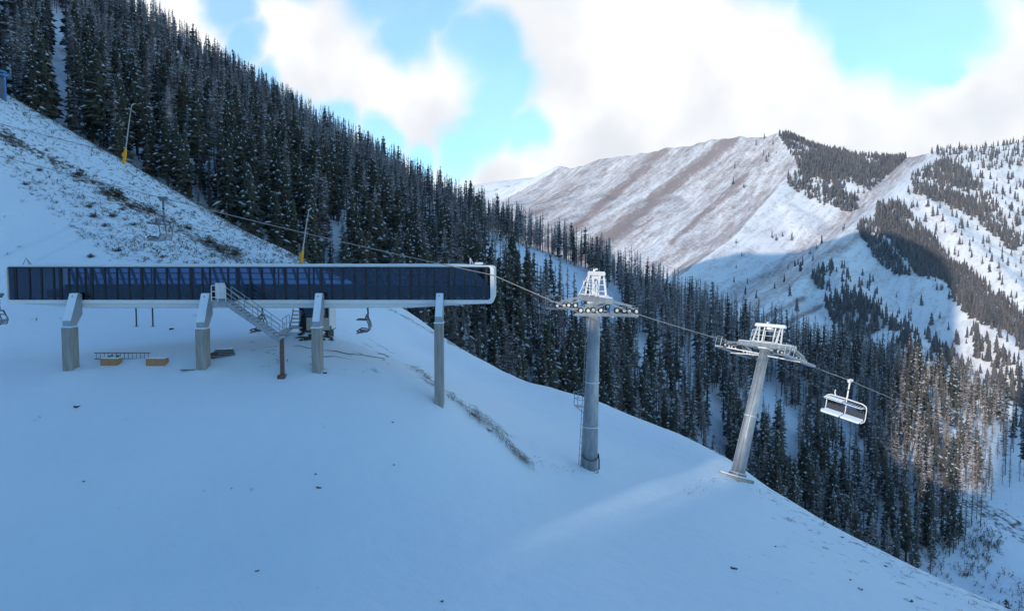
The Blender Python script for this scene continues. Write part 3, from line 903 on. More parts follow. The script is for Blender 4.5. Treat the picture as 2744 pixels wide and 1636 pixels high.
# a wood behind the viewpoint, seen only as the dark band mirrored in the terminal glazing
n_r = 800
rx, ry = rng.uniform(-150, 70, n_r), rng.uniform(-190, -105, n_r)
ca2, cw2 = rng.uniform(30, 72, 170), rng.uniform(42, 85, 170)
rx = np.concatenate([rx, ca2 * S_H[0] + cw2 * S_N[0]]); ry = np.concatenate([ry, ca2 * S_H[1] + cw2 * S_N[1]])
okr = (ry < 12); rx, ry = rx[okr], ry[okr]; n_r = len(rx)
tx, ty = rx, ry; tz = ski_z(tx, ty)
th = np.where(ry < -90, rng.uniform(6, 11, n_r), rng.uniform(4, 6.5, n_r))
tile(FIR_M, TRUNK_M, range(len(tx)), rng.integers(0, 5, len(tx)), [M['needle_m'], M['treesnow'], M['bark']], 'rear_wood', 'dark fir wood behind the viewpoint, mirrored in the terminal glass', 'forest')

# unseen bare trees added in the slot of the spur to thin the sun streak
na = 4
sa_, sw_ = rng.uniform(78, 96, na), np.linspace(17.2, 19.5, na) + rng.uniform(-.2, .2, na)
tx, ty = sa_ * S_H[0] + sw_ * S_N[0], sa_ * S_H[1] + sw_ * S_N[1]; tz = ski_z(tx, ty) - .3
th = rng.uniform(10, 14, na)
tile(SNAG_N, STRUNK_N, range(na), rng.integers(0, 3, na), [M['twig_m'], M['treesnow'], M['deadbark']], 'sun_thinning_trees', 'unseen bare trees added in the spur slot to thin the sun streak', 'forest')

# trees on the far mountains
BANDS = [([(2350, 560), (2400, 545), (2470, 610), (2560, 700), (2640, 760), (2760, 850), (2760, 960), (2600, 850), (2450, 730), (2345, 600)], .95),
         ([(2170, 740), (2230, 715), (2330, 820), (2420, 890), (2500, 960), (2460, 1000), (2330, 960), (2230, 860)], .85),
         ([(2085, 358), (2160, 380), (2300, 408), (2440, 412), (2380, 470), (2320, 520), (2290, 550), (2220, 520), (2150, 470)], .8),
         ([(2110, 470), (2200, 450), (2280, 500), (2300, 560), (2270, 570), (2180, 540), (2110, 500)], .45),
         ([(2440, 470), (2540, 430), (2600, 470), (2680, 560), (2760, 640), (2760, 720), (2640, 610), (2560, 560), (2450, 520)], .6),
         ([(2295, 610), (2330, 590), (2390, 670), (2440, 740), (2400, 745), (2340, 690)], .75),
         ([(2600, 880), (2760, 960), (2760, 1120), (2680, 1060), (2610, 960)], .6), ([(2400, 960), (2520, 930), (2600, 1010), (2680, 1090), (2560, 1090), (2440, 1020)], .35),
         ([(2200, 1000), (2300, 960), (2500, 1060), (2760, 1160), (2760, 1200), (2500, 1100)], .6), ([(2260, 700), (2760, 980), (2760, 1100), (2500, 980), (2250, 780)], .07),
         ([(2330, 600), (2500, 460), (2760, 480), (2760, 900)], .05), ([(1900, 640), (2330, 600), (2200, 850), (1900, 820)], .008), ([(1250, 560), (2080, 360), (2100, 500), (1500, 660)], .004),
         ([(2480, 405), (2600, 385), (2760, 370), (2760, 450), (2600, 460)], .12)]
n_try = 85000
cu = rng.uniform(0.30, 0.78, n_try); cY = np.sqrt(rng.uniform(560 ** 2, 2350 ** 2, n_try))
# look up the mountain surface on its own grid
fi = np.interp(cY, mY, np.arange(len(mY))); fj = (cu - mu[0]) / (mu[1] - mu[0])
i0 = np.clip(fi.astype(int), 0, len(mY) - 2); j0 = np.clip(fj.astype(int), 0, len(mu) - 2); fi -= i0; fj -= j0
cz = (MZ[i0, j0] * (1 - fi) + MZ[i0 + 1, j0] * fi) * (1 - fj) + (MZ[i0, j0 + 1] * (1 - fi) + MZ[i0 + 1, j0 + 1] * fi) * fj
cx_ = cu * cY
cpx, cpy = proj(cx_, cY, cz)
prob = np.zeros(n_try)
for poly, pr in BANDS: prob = np.maximum(prob, np.where(in_poly(cpx, cpy, poly), pr, 0))
patch = np.clip(0.55 + 2.2 * fbm(cx_ / 55, cY / 55, 121, 3), 0.04, 1)
sel = np.where(rng.random(n_try) < prob * np.where((prob > .15) & ((cpx > 2440) & (cpy < 560) | (cpx < 2340) & (cpy < 600)), patch, np.where(prob > .15, np.clip(patch * 1.6, 0, 1), .5)))[0]
Vs, Ts, Ns = [], [], []; off = 0
UP = []
for sd in range(6):
    r = random.Random(100 + sd); V, T = [], []
    for tier in range(4):
        z0, z1, R = .04 + .22 * tier, .42 + .2 * tier, .20 * (1 - tier * .21)
        k = len(V); V.append((0, 0, z1))
        for j in range(6):
            a = 6.283 * j / 6 + tier; q = R * r.uniform(.6, 1.25)
            V.append((math.cos(a) * q, math.sin(a) * q, z0 + r.uniform(-.03, .06)))
        for j in range(6): T.append((k, k + 1 + j, k + 1 + (j + 1) % 6))
    UP.append((np.array(V), np.array(T)))
for i in sel:
    V, T = UP[int(rng.integers(0, 6))]
    h = rng.uniform(7, 17) * (1.0 if cY[i] < 1300 else 1.25); a = rng.uniform(0, 6.28); c, s_ = math.cos(a), math.sin(a); w = h * rng.uniform(.75, 1.2)
    Vs.append(np.stack([(V[:, 0] * c - V[:, 1] * s_) * w + cx_[i], (V[:, 0] * s_ + V[:, 1] * c) * w + cY[i], V[:, 2] * h + cz[i] - .3], 1)); Ts.append(T + off); off += len(V)
    Ns.append(np.full(len(V), rng.random()))
M['far_needle'] = foliage_mat('far_needles', (0.05, 0.055, 0.065), (0.13, 0.115, 0.115), False)  # paler bluish tone puts distance haze into the needle colour
far = np_mesh('mountain_forest', np.concatenate(Vs), np.concatenate(Ts), M['far_needle'], smooth=False, attrs={'tone': np.concatenate(Ns)})
S(far, kind='stuff', label='bands of dark conifers on the snowy mountain ridges across the valley', category='forest')
print('TREES', len(near), len(mf), len(ms), 'far', len(sel), 'size', size[near].min(), size[near].max())

# ------------------------------------------------------------------ shrubs and grass on the snow
def shrub_mesh(seed, n=46):
    r = random.Random(seed); V, T, I = [], [], []
    for k in range(n):
        a = r.uniform(0, 6.283); e = r.uniform(.25, 1.35); L = r.uniform(.45, 1.0)
        d = Vector((math.cos(a) * math.cos(e), math.sin(a) * math.cos(e), math.sin(e))); q = Vector((-math.sin(a), math.cos(a), 0)) * .03
        i = len(V); V += [tuple(d * .05 - q), tuple(d * .05 + q), tuple(d * L)]; T.append((i, i + 1, i + 2)); I.append(0)
        for _ in range(3):
            c = d * L * r.uniform(.5, 1.0); i = len(V)
            for _ in range(3): V.append(tuple(c + Vector((r.uniform(-.13, .13), r.uniform(-.13, .13), r.uniform(-.09, .11)))))
            T.append((i, i + 1, i + 2)); I.append(1 if r.random() < .22 else 0)
    return np.array(V), np.array(T), np.array(I)


SHRUB = [shrub_mesh(60 + k, 80) for k in range(3)]
shrub_me = [tri_mesh('shrub', *v[:2], [M['sage'], M['treesnow']], v[2]) for v in SHRUB]
SHR = [(209, 476, 40, 'large olive sagebrush on the bank line of the upper snow slope, biggest at its left'), (315, 527, 46, 'widest olive sagebrush on the bank above the row of small shrubs'),
       (252, 582, 24, 'dark round shrub in the snow, left of a row of three'), (301, 582, 22, 'dark round shrub in the snow, middle of a row of three'), (281, 608, 20, 'dark round shrub in the snow, lowest below the row'),
       (357, 604, 18, 'small dark shrub in the snow right of the row of three'), (240, 556, 22, 'upright dark shrub just above the row of three'), (327, 563, 16, 'small dark shrub between bank and row'),
       (349, 556, 16, 'small dark shrub left of the hanging chair'), (318, 674, 18, 'spiky dark shrub in the snow just above the terminal roof'), (437, 690, 16, 'round grey shrub below the hanging chair'),
       (243, 690, 20, 'frosted shrub touching the terminal roof line on the left'), (563, 652, 26, 'brown shrub on the bank right of the hanging chair'), (585, 668, 20, 'brown shrub on the bank, nearest the roof vent'),
       (505, 615, 22, 'olive shrub on the bank beside the hanging chair'), (631, 682, 20, 'frosted shrub on the bank above the stair landing'), (405, 570, 30, 'tan bushy shrub on the bank left of the chair hanger'),
       (107, 458, 16, 'small dark shrub on the bank under the cable at far left'), (68, 496, 16, 'small shrub on the open snow at far left')]
for q, (sx, sy, spx, lab) in enumerate(SHR):
    p = ski_hit(sx, sy, 40)
    o = bpy.data.objects.new('shrub', shrub_me[q % 3]); COL.objects.link(o)
    sc = spx / F * p.y * .85
    o.location = p - Vector((0, 0, .05 * sc)); o.scale = (sc, sc, sc * .85); o.rotation_euler = (0, 0, q * 1.3)
    S(o, label=lab, category='shrub', group='shrubs on the upper snow slope')

# sagebrush tufts, too many to count
gx = rng.uniform(-115, -20, 34000); gy = rng.uniform(60, 145, 34000); gz = ski_z(gx, gy)
gpx_, gpy_ = proj(gx, gy, gz)
pr = np.where(in_poly(gpx_, gpy_, SLOPE_POLY), .16 + .34 * np.clip(fbm(gx / 7, gy / 7, 111, 3) * 2, 0, 1), .004)
pr = np.maximum(pr, .95 * np.clip(.8 + 2 * fbm(gx / 4, gy / 4, 117, 2), .1, 1) * np.exp(-(seg_dist(gpx_, gpy_, BANK) / 19) ** 2))
pr = np.maximum(pr, np.where(gy > 100, .4 * np.exp(-(seg_dist(gpx_, gpy_, [(e[0], e[1] + 6) for e in EDGE[:8]]) / 9) ** 2), 0))
pr = np.where((gpx_ > 860) | (gpx_ < -60), 0, pr)
gs = np.where(rng.random(len(gx)) < pr)[0]
LITE = [shrub_mesh(80 + k, 5) for k in range(6)]
Vs, Ts, Is = [], [], []; off = 0
for i in gs:
    V, T, I = LITE[int(rng.integers(0, 6))]; a = rng.uniform(0, 6.28); c, s_ = math.cos(a), math.sin(a); h = rng.uniform(.22, 1.0)
    Vs.append(np.stack([(V[:, 0] * c - V[:, 1] * s_) * h * 1.3 + gx[i], (V[:, 0] * s_ + V[:, 1] * c) * h * 1.3 + gy[i], V[:, 2] * h * .8 + gz[i] - .03], 1)); Ts.append(T + off); Is.append(I); off += len(V)
tuft = np_mesh('sagebrush', np.concatenate(Vs), np.concatenate(Ts), [M['sage'], M['treesnow']], np.concatenate(Is), smooth=False)
S(tuft, kind='stuff', label='low brown sagebrush tufts poking through the snow of the upper slope', category='brush')


def grass_along(lines, n, spread, name, label, long=(.25, .8)):
    Vs, Ts = [], []; off = 0
    for line in lines:
        pts = [ski_hit(*q) for q in line]
        seg = [(a, b) for a, b in zip(pts[:-1], pts[1:])]
        for _ in range(n):
            a, b = random.choice(seg); t = random.random(); c = a.lerp(b, t)
            x = c.x + random.gauss(0, spread); y = c.y + random.gauss(0, spread); z = float(ski_tps(x, y)) + .12
            d = (b - a).normalized(); L = random.uniform(*long)
            d = Vector((d.x + random.gauss(0, .45), d.y + random.gauss(0, .45), d.z + random.uniform(-.1, .25))).normalized()
            w = d.cross(Vector((0, 0, 1))).normalized() * random.uniform(.008, .02)
            p0 = Vector((x, y, z)); p1 = p0 + d * L * .5 + Vector((0, 0, L * .2)); p2 = p0 + d * L - Vector((0, 0, L * .02))
            Vs += [p0 - w, p0 + w, p1 + w, p1 - w, p2]; Ts += [(off, off + 1, off + 2), (off, off + 2, off + 3), (off + 3, off + 2, off + 4)]; off += 5
    o = np_mesh(name, np.array([tuple(v) for v in Vs]), np.array(Ts), M['grass'], smooth=False)
    return S(o, kind='stuff', label=label, category='grass')


grass_along([[(1105, 985), (1150, 1020), (1178, 1045)], [(1190, 1050), (1250, 1098), (1290, 1130)], [(1250, 1105), (1330, 1160), (1372, 1205)], [(1260, 1090), (1350, 1165)], [(1375, 1205), (1415, 1245)]],
            110, .22, 'dry_grass', 'matted dry grass along the edge of the filled platform')
grass_along([[(1440, 1247), (1530, 1266)], [(2015, 1305), (2150, 1400)], [(1835, 1320), (1930, 1270)], [(2330, 1470), (2440, 1550)], [(2480, 1560), (2640, 1640)], [(1000, 940), (1040, 955)], [(700, 985), (780, 975)]],
            26, .35, 'grass_stubble', 'thin dry grass stubble around the lift towers', (.15, .5))

# undergrowth in the valley bottom at lower right
ux = rng.uniform(40, 170, 20000); uy = rng.uniform(140, 300, 20000); uz = hill_z(ux, uy)
upx, upy = proj(ux, uy, uz)
pu = np.where(in_poly(upx, upy, [(2330, 1470), (2480, 1440), (2620, 1400), (2700, 1440), (2640, 1530), (2540, 1570), (2440, 1560)]), .6, 0)
pu = np.maximum(pu, np.where(in_poly(upx, upy, [(2620, 1520), (2800, 1560), (2800, 1700), (2560, 1640)]), .14, 0))
us = np.where(rng.random(len(ux)) < pu)[0]
Vs, Ts, Is = [], [], []; off = 0
for i in us:
    V, T, I = LITE[int(rng.integers(0, 6))]; h = rng.uniform(1.0, 3.2); a = rng.uniform(0, 6.28); c, s_ = math.cos(a), math.sin(a)
    Vs.append(np.stack([(V[:, 0] * c - V[:, 1] * s_) * h * .8 + ux[i], (V[:, 0] * s_ + V[:, 1] * c) * h * .8 + uy[i], V[:, 2] * h + uz[i] - .1], 1)); Ts.append(T + off); Is.append(I); off += len(V)
if len(us):
    S(np_mesh('valley_brush', np.concatenate(Vs), np.concatenate(Ts), [M['sage'], M['treesnow']], np.concatenate(Is), smooth=False), kind='stuff',
      label='frosted leafless brush in the snowy valley bottom at lower right', category='brush')

# ------------------------------------------------------------------ lift terminal
def X_at(px, Y): return ray(px, 750)[0] * Y


YF, YB = 46.0, 52.2
TX0, TX1 = X_at(17, YF), X_at(1324, YF)
ZT, ZB = -0.25, -2.62
t_loc = ((TX0 + TX1) / 2, 49.0, -2.95)
term = thing('lift_terminal', 'long glazed chairlift terminal with white rounded frame raised on four pillars', 'lift terminal', t_loc)


def rounded(x0, x1, z0, z1, r, n=6):
    pts = []
    for cx, cz, a0 in ((x1 - r, z1 - r, 0), (x0 + r, z1 - r, 90), (x0 + r, z0 + r, 180), (x1 - r, z0 + r, 270)):
        for k in range(n + 1):
            a = math.radians(a0 + 90 * k / n)
            pts.append([cx + r * math.cos(a), cz + r * math.sin(a)])
    # extra points along the bottom so that the belly can swell
    last = pts.pop() if False else None
    return pts


def ring(mb, outer, inner, y0, y1):
    n = len(outer)
    V = [(x, y0, z) for x, z in outer] + [(x, y1, z) for x, z in outer] + [(x, y0, z) for x, z in inner] + [(x, y1, z) for x, z in inner]
    Fs = []
    for i in range(n):
        j = (i + 1) % n
        Fs += [(i, i + n, j + n, j), (2 * n + i, 2 * n + j, 3 * n + j, 3 * n + i), (i, j, 2 * n + j, 2 * n + i), (n + i, 3 * n + i, 3 * n + j, n + j)]
    mb.add(V, Fs)


mb = MB()
ring(mb, rounded(TX0, TX1, ZB - .04, ZT - .02, .27), rounded(TX0 + .07, TX1 - .24, -2.42, -.34, .16), YF - .06, YB + .1)
mb.build('shell', M['white'], term, t_loc, bevel=.02)
# belly under the frame, fading out towards both ends
mb = MB()
xs_b = [(TX0 + 1.0, 0.0), (TX0 + 2.2, .10), (TX0 + 3.6, .26), (TX0 + 5, .29), (-10, .29), (-6.5, .28), (-4.5, .16), (TX1 - .6, .0)]
V = []
for x, d in xs_b:
    V += [(x, YF + .02, ZB - .05), (x, YF + .10, ZB - .05 - d * .75), (x, YF + .55, ZB - .055 - d), (x, YB - .6, ZB - .055 - d), (x, YB, ZB - .05)]
Fs = []
for i in range(len(xs_b) - 1):
    for j in range(4):
        a = i * 5 + j; Fs.append((a, a + 1, a + 6, a + 5))
    a = i * 5 + 4; Fs.append((a, i * 5, i * 5 + 5, a + 5))
Fs += [(0, 4, 3, 2, 1), tuple((len(xs_b) - 1) * 5 + k for k in range(5))]
mb.add(V, Fs).build('belly', M['white'], term, t_loc)
# snow on the roof
nxs, nys = 90, 8
V = []; Fs = []
for i in range(nxs + 1):
    for j in range(nys + 1):
        x = TX0 + .5 + (TX1 - TX0 - 1.3) * i / nxs; y = YF - .02 + (YB - YF) * j / nys
        e = min(i, nxs - i, 6) / 6 * (0.45 if j in (0, nys) else 1)
        h = (.075 + .04 * (vnoise(np.array(x * 1.3), np.array(y * .9), 5) - .5)) * e
        V.append((x, y + (.03 if j == 0 else 0), ZT + .004 + float(h)))
for i in range(nxs):
    for j in range(nys):
        a = i * (nys + 1) + j; Fs.append((a, a + nys + 1, a + nys + 2, a + 1))
k0 = len(V)
for i in range(nxs + 1):
    x = TX0 + .5 + (TX1 - TX0 - 1.3) * i / nxs; V.append((x, YF + .0, ZT - .01))
for i in range(nxs): Fs.append((k0 + i, k0 + i + 1, (i + 1) * (nys + 1), i * (nys + 1)))
MB().add(V, Fs).build('roof_snow', M['snow'], term, t_loc, smooth=True)
# glazing: one pane between each pair of mullions
PX = [40, 78, 110, 143, 161, 184, 205, 228, 245, 280, 313, 345, 379, 413, 446, 478, 511, 542, 562, 611, 638, 670, 702, 734, 764, 797, 828, 840, 860, 889, 919, 950, 980, 1010, 1041,
      1071, 1101, 1123, 1144, 1164, 1202, 1218, 1245, 1274, 1303]
gx_ = [X_at(p, YF) for p in PX]
gx_ = [TX0 + .1] + gx_ + [TX1 - .28]
for a, b in zip(gx_[:-1], gx_[1:]):
    MB().add([(a + .035, YF + .04, -2.42), (b - .035, YF + .04, -2.42), (b - .035, YF + .04, -.42), (a + .035, YF + .04, -.42)], [(0, 1, 2, 3)]).build('window_pane', M['glass'], term, t_loc)
for k, a in enumerate(gx_[1:-1]):
    w = .05 if k % 4 else .085
    MB().box((a - w / 1.0, YF + .0, -2.425), (a + w / 1.0, YF + .13, -.42)).build('mullion', M['black'], term, t_loc)
MB().box((TX0 + .1, YF - .005, -.425), (TX1 - .27, YF + .15, -.335)).build('header_rail', M['black'], term, t_loc)
MB().box((TX0 + .1, YF - .0, -2.44), (TX1 - .27, YF + .15, -2.40)).build('sill_rail', M['black'], term, t_loc)
# what shows through the glass
for k, a in enumerate(gx_[4:-3:1]):
    mb = MB(); mb.beam((a - .12, 48.0, -.38), (a + .22, 48.0, -1.5), .16, .12)
    mb.build('interior_strut', M['strut'], term, t_loc)
for z, nm in ((-.78, 'upper_beam'), (-1.18, 'middle_beam'), (-1.52, 'lower_beam')):
    MB().box((TX0 + 2.5, 48.15, z - .035), (TX1 - .6, 48.25, z + .035)).build(nm, M['strut'], term, t_loc)
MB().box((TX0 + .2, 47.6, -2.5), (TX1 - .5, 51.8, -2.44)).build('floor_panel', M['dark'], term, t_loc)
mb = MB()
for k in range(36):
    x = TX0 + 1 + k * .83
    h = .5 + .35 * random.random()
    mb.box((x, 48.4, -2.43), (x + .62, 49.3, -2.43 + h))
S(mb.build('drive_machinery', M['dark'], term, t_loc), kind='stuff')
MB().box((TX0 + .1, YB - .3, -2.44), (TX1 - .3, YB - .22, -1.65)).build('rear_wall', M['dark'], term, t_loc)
for k in range(10):
    a = TX0 + .2 + k * (TX1 - TX0 - .6) / 10; b = a + (TX1 - TX0 - .6) / 10
    MB().add([(a + .05, YB - .26, -1.65), (b - .05, YB - .26, -1.65), (b - .05, YB - .26, -.36), (a + .05, YB - .26, -.36)], [(0, 1, 2, 3)]).build('rear_window', M['glass2'], term, t_loc)
    MB().box((b - .05, YB - .3, -1.65), (b + .05, YB - .22, -.35)).build('rear_mullion', M['black'], term, t_loc)
# roof fittings
for px in (72, 668):
    x = X_at(px, 46.6)
    mb = MB(); mb.tube([(x - .2, 46.6, -.2), (x, 46.6, .22), (x + .2, 46.6, -.2)], .022, 6); mb.tube([(x, 47.1, -.2), (x, 46.6, .22)], .022, 6)
    mb.build('roof_tripod', M['steel'], term, t_loc)
x = X_at(1262, 47)
mb = MB(); mb.box((x - .07, 46.9, -.2), (x - .01, 47.0, .22)); mb.beam((x - .04, 46.95, .2), (x + .16, 46.95, -.18), .05)
mb.build('roof_bracket', M['frost'], term, t_loc)
x = X_at(1283, 47)
MB().box((x - .25, 46.7, -.2), (x + .28, 47.4, -.06)).build('roof_hatch', M['white'], term, t_loc, bevel=.02)

# ------------------------------------------------------------------ the four pillars
PIL = [(171.5, 878, 985, 'leftmost concrete pillar with bent steel arm, alone under the left end of the terminal'), (532, 882, 983, 'concrete pillar with steel arm beside the stair landing, second from the left'),
       (843, 880, 993, 'rounded concrete pillar with snowy arm standing in front of the hut'), (1174, 867, 1060, 'tallest slender concrete pillar at the right end of the terminal on the snow edge')]
for q, (px, pyt, pyb, lab) in enumerate(PIL):
    y0 = 44.5; x = X_at(px, y0); zt = P(px, pyt, y0).z; zb = float(ski_z(x, y0 + .4)) - .6
    zb = min(zb, P(px, pyb, y0).z - .5)
    w = .31 if q < 2 else .27; loc = (x, y0 + .4, P(px, pyb, y0).z)
    o = thing('support_pillar', lab, 'pillar', loc, group='pillars carrying the terminal')
    MB().box((x - w, y0, zb), (x + w, y0 + .8, zt)).build('concrete_column', M['concrete'], o, loc, bevel=.05)
    MB().box((x - w - .03, y0 - .03, zt + .002), (x + w + .03, y0 + .83, zt + .09)).build('cap_snow', M['snow'], o, loc, bevel=.03)
    a = w * .84
    zt2 = -2.02
    prof = [(y0 + .1, zt + .09), (y0 + .1, zt + .40), (45.42, zt2), (45.86, zt2), (45.86, -3.3), (y0 + .7, zt + .09)]
    MB().prism(prof, x - a, x + a).build('steel_arm', M['arm'], o, loc, bevel=.012)
    n = Vector((0, -(zt2 - zt - .40), (45.42 - y0 - .1))).normalized() * .02
    p0, p1 = Vector((0, y0 + .1, zt + .42)), Vector((0, 45.42, zt2))
    MB().prism([(p0.y, p0.z), (p0.y + n.y, p0.z + n.z), (p1.y + n.y, p1.z + n.z + .03), (45.7, zt2 + .04), (p1.y, p1.z)], x - a + .01, x + a - .01).build('arm_snow', M['snow'], o, loc)
    pm = p0.lerp(p1, .9) + n * 1.3
    MB().tube([(x - .02, pm.y, pm.z), (x - .02, pm.y + n.y * .5, pm.z + n.z * .5)], .045, 8).build('bolt', M['steel'], o, loc)

# ------------------------------------------------------------------ staircase down from the terminal
s_loc = (X_at(600, 44), 44.2, -4.0)
st = thing('metal_staircase', 'open galvanised staircase descending right from the terminal landing to the snow', 'staircase', s_loc)
ya, yb = 43.75, 44.65
A0 = Vector((X_at(603, ya), ya, P(603, 812, ya).z)); A1 = Vector((X_at(747, ya), ya, P(747, 912, ya).z))
for y in (ya, yb):
    MB().beam((A0.x, y, A0.z), (A1.x, y, A1.z), .05, .26).build('stringer', M['galv'], st, s_loc)
n = 13
for k in range(n):
    t = (k + .5) / n; p = A0.lerp(A1, t)
    MB().box((p.x - .14, ya + .03, p.z + .05), (p.x + .14, yb - .03, p.z + .085)).build('tread', M['frost'], st, s_loc)
for y in (ya, yb):
    for hgt, nm in ((.98, 'handrail'), (.65, 'middle_rail'), (.36, 'lower_rail')):
        MB().tube([(A0.x, y, A0.z + hgt), (A1.x, y, A1.z + hgt)], .024, 6).build(nm, M['galv'], st, s_loc)
    for k in range(5):
        p = A0.lerp(A1, k / 4); MB().tube([(p.x, y, p.z), (p.x, y, p.z + .98)], .024, 6).build('rail_post', M['galv'], st, s_loc)
lx0, lx1 = X_at(561, ya), A0.x + .02
MB().box((lx0, ya, A0.z + .02), (lx1, 45.75, A0.z + .10)).build('landing', M['galv'], st, s_loc)
MB().box((lx0 + .1, ya + .02, A0.z - .2), (lx1, ya + .08, A0.z + .015)).build('landing_beam', M['galv'], st, s_loc)
for hgt in (.36, .7, 1.06):
    MB().tube([(lx0 + .1, ya, A0.z + hgt), (lx1, ya, A0.z + hgt)], .028, 6).build('landing_rail', M['frost'], st, s_loc)
for x in (lx0 + .1, (lx0 + lx1) / 2, lx1):
    MB().tube([(x, ya, A0.z + .1), (x, ya, A0.z + 1.06)], .028, 6).build('landing_post', M['frost'], st, s_loc)
MB().box((X_at(575, 45.8), 45.84, A0.z + .15), (X_at(601, 45.8), 45.90, A0.z + 1.15)).build('gate_panel', M['frost'], st, s_loc)
gzf = float(ski_z(A1.x, 44.2))
MB().box((A1.x - .12, 44.05, min(gzf, P(747, 962, 44).z) - .3), (A1.x + .08, 44.3, A1.z + .05)).build('foot_post', M['rust'], st, s_loc)
MB().box((A1.x - .25, 43.85, gzf - .2), (A1.x + .2, 44.45, gzf + .09)).build('footing', M['rust'], st, s_loc, bevel=.03)

# ------------------------------------------------------------------ hut below the terminal
hx0, hx1, hy0, hy1 = X_at(799, 54), X_at(881, 54), 54.0, 56.0
hz0, hz1 = P(840, 884, 54).z, P(840, 806, 54).z
h_loc = ((hx0 + hx1) / 2, 55.0, hz0)
hut = thing('operator_hut', 'small cream operator hut with dark windows on skids beneath the terminal', 'hut', h_loc)
zs = P(840, 851, 54).z; zw = P(840, 820, 54).z
MB().box((hx0 + .55, hy0, hz0), (hx1, hy0 + .08, zs)).build('front_wall', M['cream'], hut, h_loc)
MB().box((hx0, hy0, zw), (hx1, hy0 + .08, hz1)).build('front_header', M['cream'], hut, h_loc)
MB().box((hx1 - .07, hy0 + .085, hz0), (hx1, hy1 - .085, hz1)).build('side_wall', M['white'], hut, h_loc)
MB().box((hx0, hy0 + .085, hz0), (hx0 + .07, hy1 - .085, hz1)).build('side_wall', M['cream'], hut, h_loc)
MB().box((hx0, hy1 - .08, hz0), (hx1, hy1, hz1)).build('rear_wall', M['cream'], hut, h_loc)
for a, b in ((hx0 + .06, hx0 + 1.15), (hx0 + 1.2, hx1 - .22)):
    MB().box((a, hy0 + .03, zs + .02), (b, hy0 + .05, zw - .02)).build('window', M['hutglass'], hut, h_loc)
MB().box((hx0 + 1.14, hy0 - .0, zs), (hx0 + 1.21, hy0 + .09, zw)).build('window_post', M['black'], hut, h_loc)
MB().box((hx1 - .22, hy0 - .0, zs), (hx1 - .12, hy0 + .085, zw)).build('corner_post', M['black'], hut, h_loc)
MB().box((hx0 + .02, hy0 + .03, hz0 + .02), (hx0 + .53, hy0 + .06, zs + .0)).build('door', M['black'], hut, h_loc)
MB().box((hx0 - .12, hy0 - .12, hz1), (hx1 + .12, hy1 + .12, hz1 + .1)).build('roof', M['white'], hut, h_loc, bevel=.02)
MB().box((hx0, hy0, hz0 - .06), (hx1, hy1, hz0 - .002)).build('floor', M['dark'], hut, h_loc)
for x in (hx0 + .15, hx1 - .35):
    MB().box((x, hy0 + .1, hz0 - .75), (x + .2, hy1 - .1, hz0 - .06)).build('skid', M['black'], hut, h_loc)
MB().box((hx1 + .0, hy0 + .1, hz0 + .02), (hx1 + .10, hy0 + .25, hz0 + .3)).build('hook', M['steel'], hut, h_loc)
# its own entry steps
e_loc = (X_at(787, 53.6), 53.4, P(787, 880, 53.6).z)
es = thing('entry_steps', 'short flight of open steps with rails leading up to the hut door', 'steps', e_loc)
for k in range(5):
    z0 = P(787, 874 - k * 9.5, 53.6).z
    MB().box((X_at(777, 53.5), 53.2 + k * .18, z0), (X_at(798, 53.5), 53.45 + k * .18, z0 + .09)).build('tread', M['cream'], es, e_loc)
for px in (776, 799):
    MB().beam((X_at(px, 53.4), 53.2, P(px, 880, 53.4).z), (X_at(px, 53.4), 54.2, P(px, 830, 53.4).z), .04, .16).build('stringer', M['galv'], es, e_loc)
for px in (757, 767, 776):
    MB().tube([P(px, 888, 53), P(px, 845 if px > 760 else 853, 53)], .022, 6).build('rail_post', M['galv'], es, e_loc)
MB().tube([P(757, 853, 53), P(776, 842, 53)], .022, 6).build('handrail', M['galv'], es, e_loc)
MB().tube([P(757, 870, 53), P(776, 862, 53)], .02, 6).build('middle_rail', M['galv'], es, e_loc)
MB().beam(P(750, 897, 51), P(776, 879, 53), .5, .08).build('ramp', M['galv'], es, e_loc)
MB().beam(P(776, 879, 53), P(806, 877, 53.6), .5, .08).build('platform', M['galv'], es, e_loc)

# rubble under the hut
def clod(seed, name, m, scl, n=2, flat=.6):
    r = random.Random(seed); mb = MB()
    rings = 5; seg = 8; V = [(0, 0, -flat)]
    for i in range(1, rings):
        ph = math.pi * i / rings
        for j in range(seg):
            t = 6.283 * j / seg; q = r.uniform(.65, 1.2)
            V.append((math.sin(ph) * math.cos(t) * q, math.sin(ph) * math.sin(t) * q, -math.cos(ph) * flat * r.uniform(.8, 1.15)))
    V.append((0, 0, flat)); Fs = []
    for j in range(seg): Fs.append((0, 1 + (j + 1) % seg, 1 + j))
    for i in range(rings - 2):
        for j in range(seg):
            a = 1 + i * seg + j; b = 1 + i * seg + (j + 1) % seg; Fs.append((a, b, b + seg, a + seg))
    e = len(V) - 1
    for j in range(seg): Fs.append((e, 1 + (rings - 2) * seg + j, 1 + (rings - 2) * seg + (j + 1) % seg))
    return V, Fs


mb = MB(); r = random.Random(5)
for k in range(60):
    p = ski_hit(r.uniform(803, 890), r.uniform(885, 912), 48)
    V, Fs = clod(200 + k, '', None, 1); s_ = r.uniform(.08, .24)
    mb.add([(p.x + a * s_, p.y + b * s_, p.z + c * s_ * .8) for a, b, c in V], Fs)
S(mb.build('rubble', M['dirt']), kind='stuff', label='dark frozen rubble heaped under the hut', category='rubble')

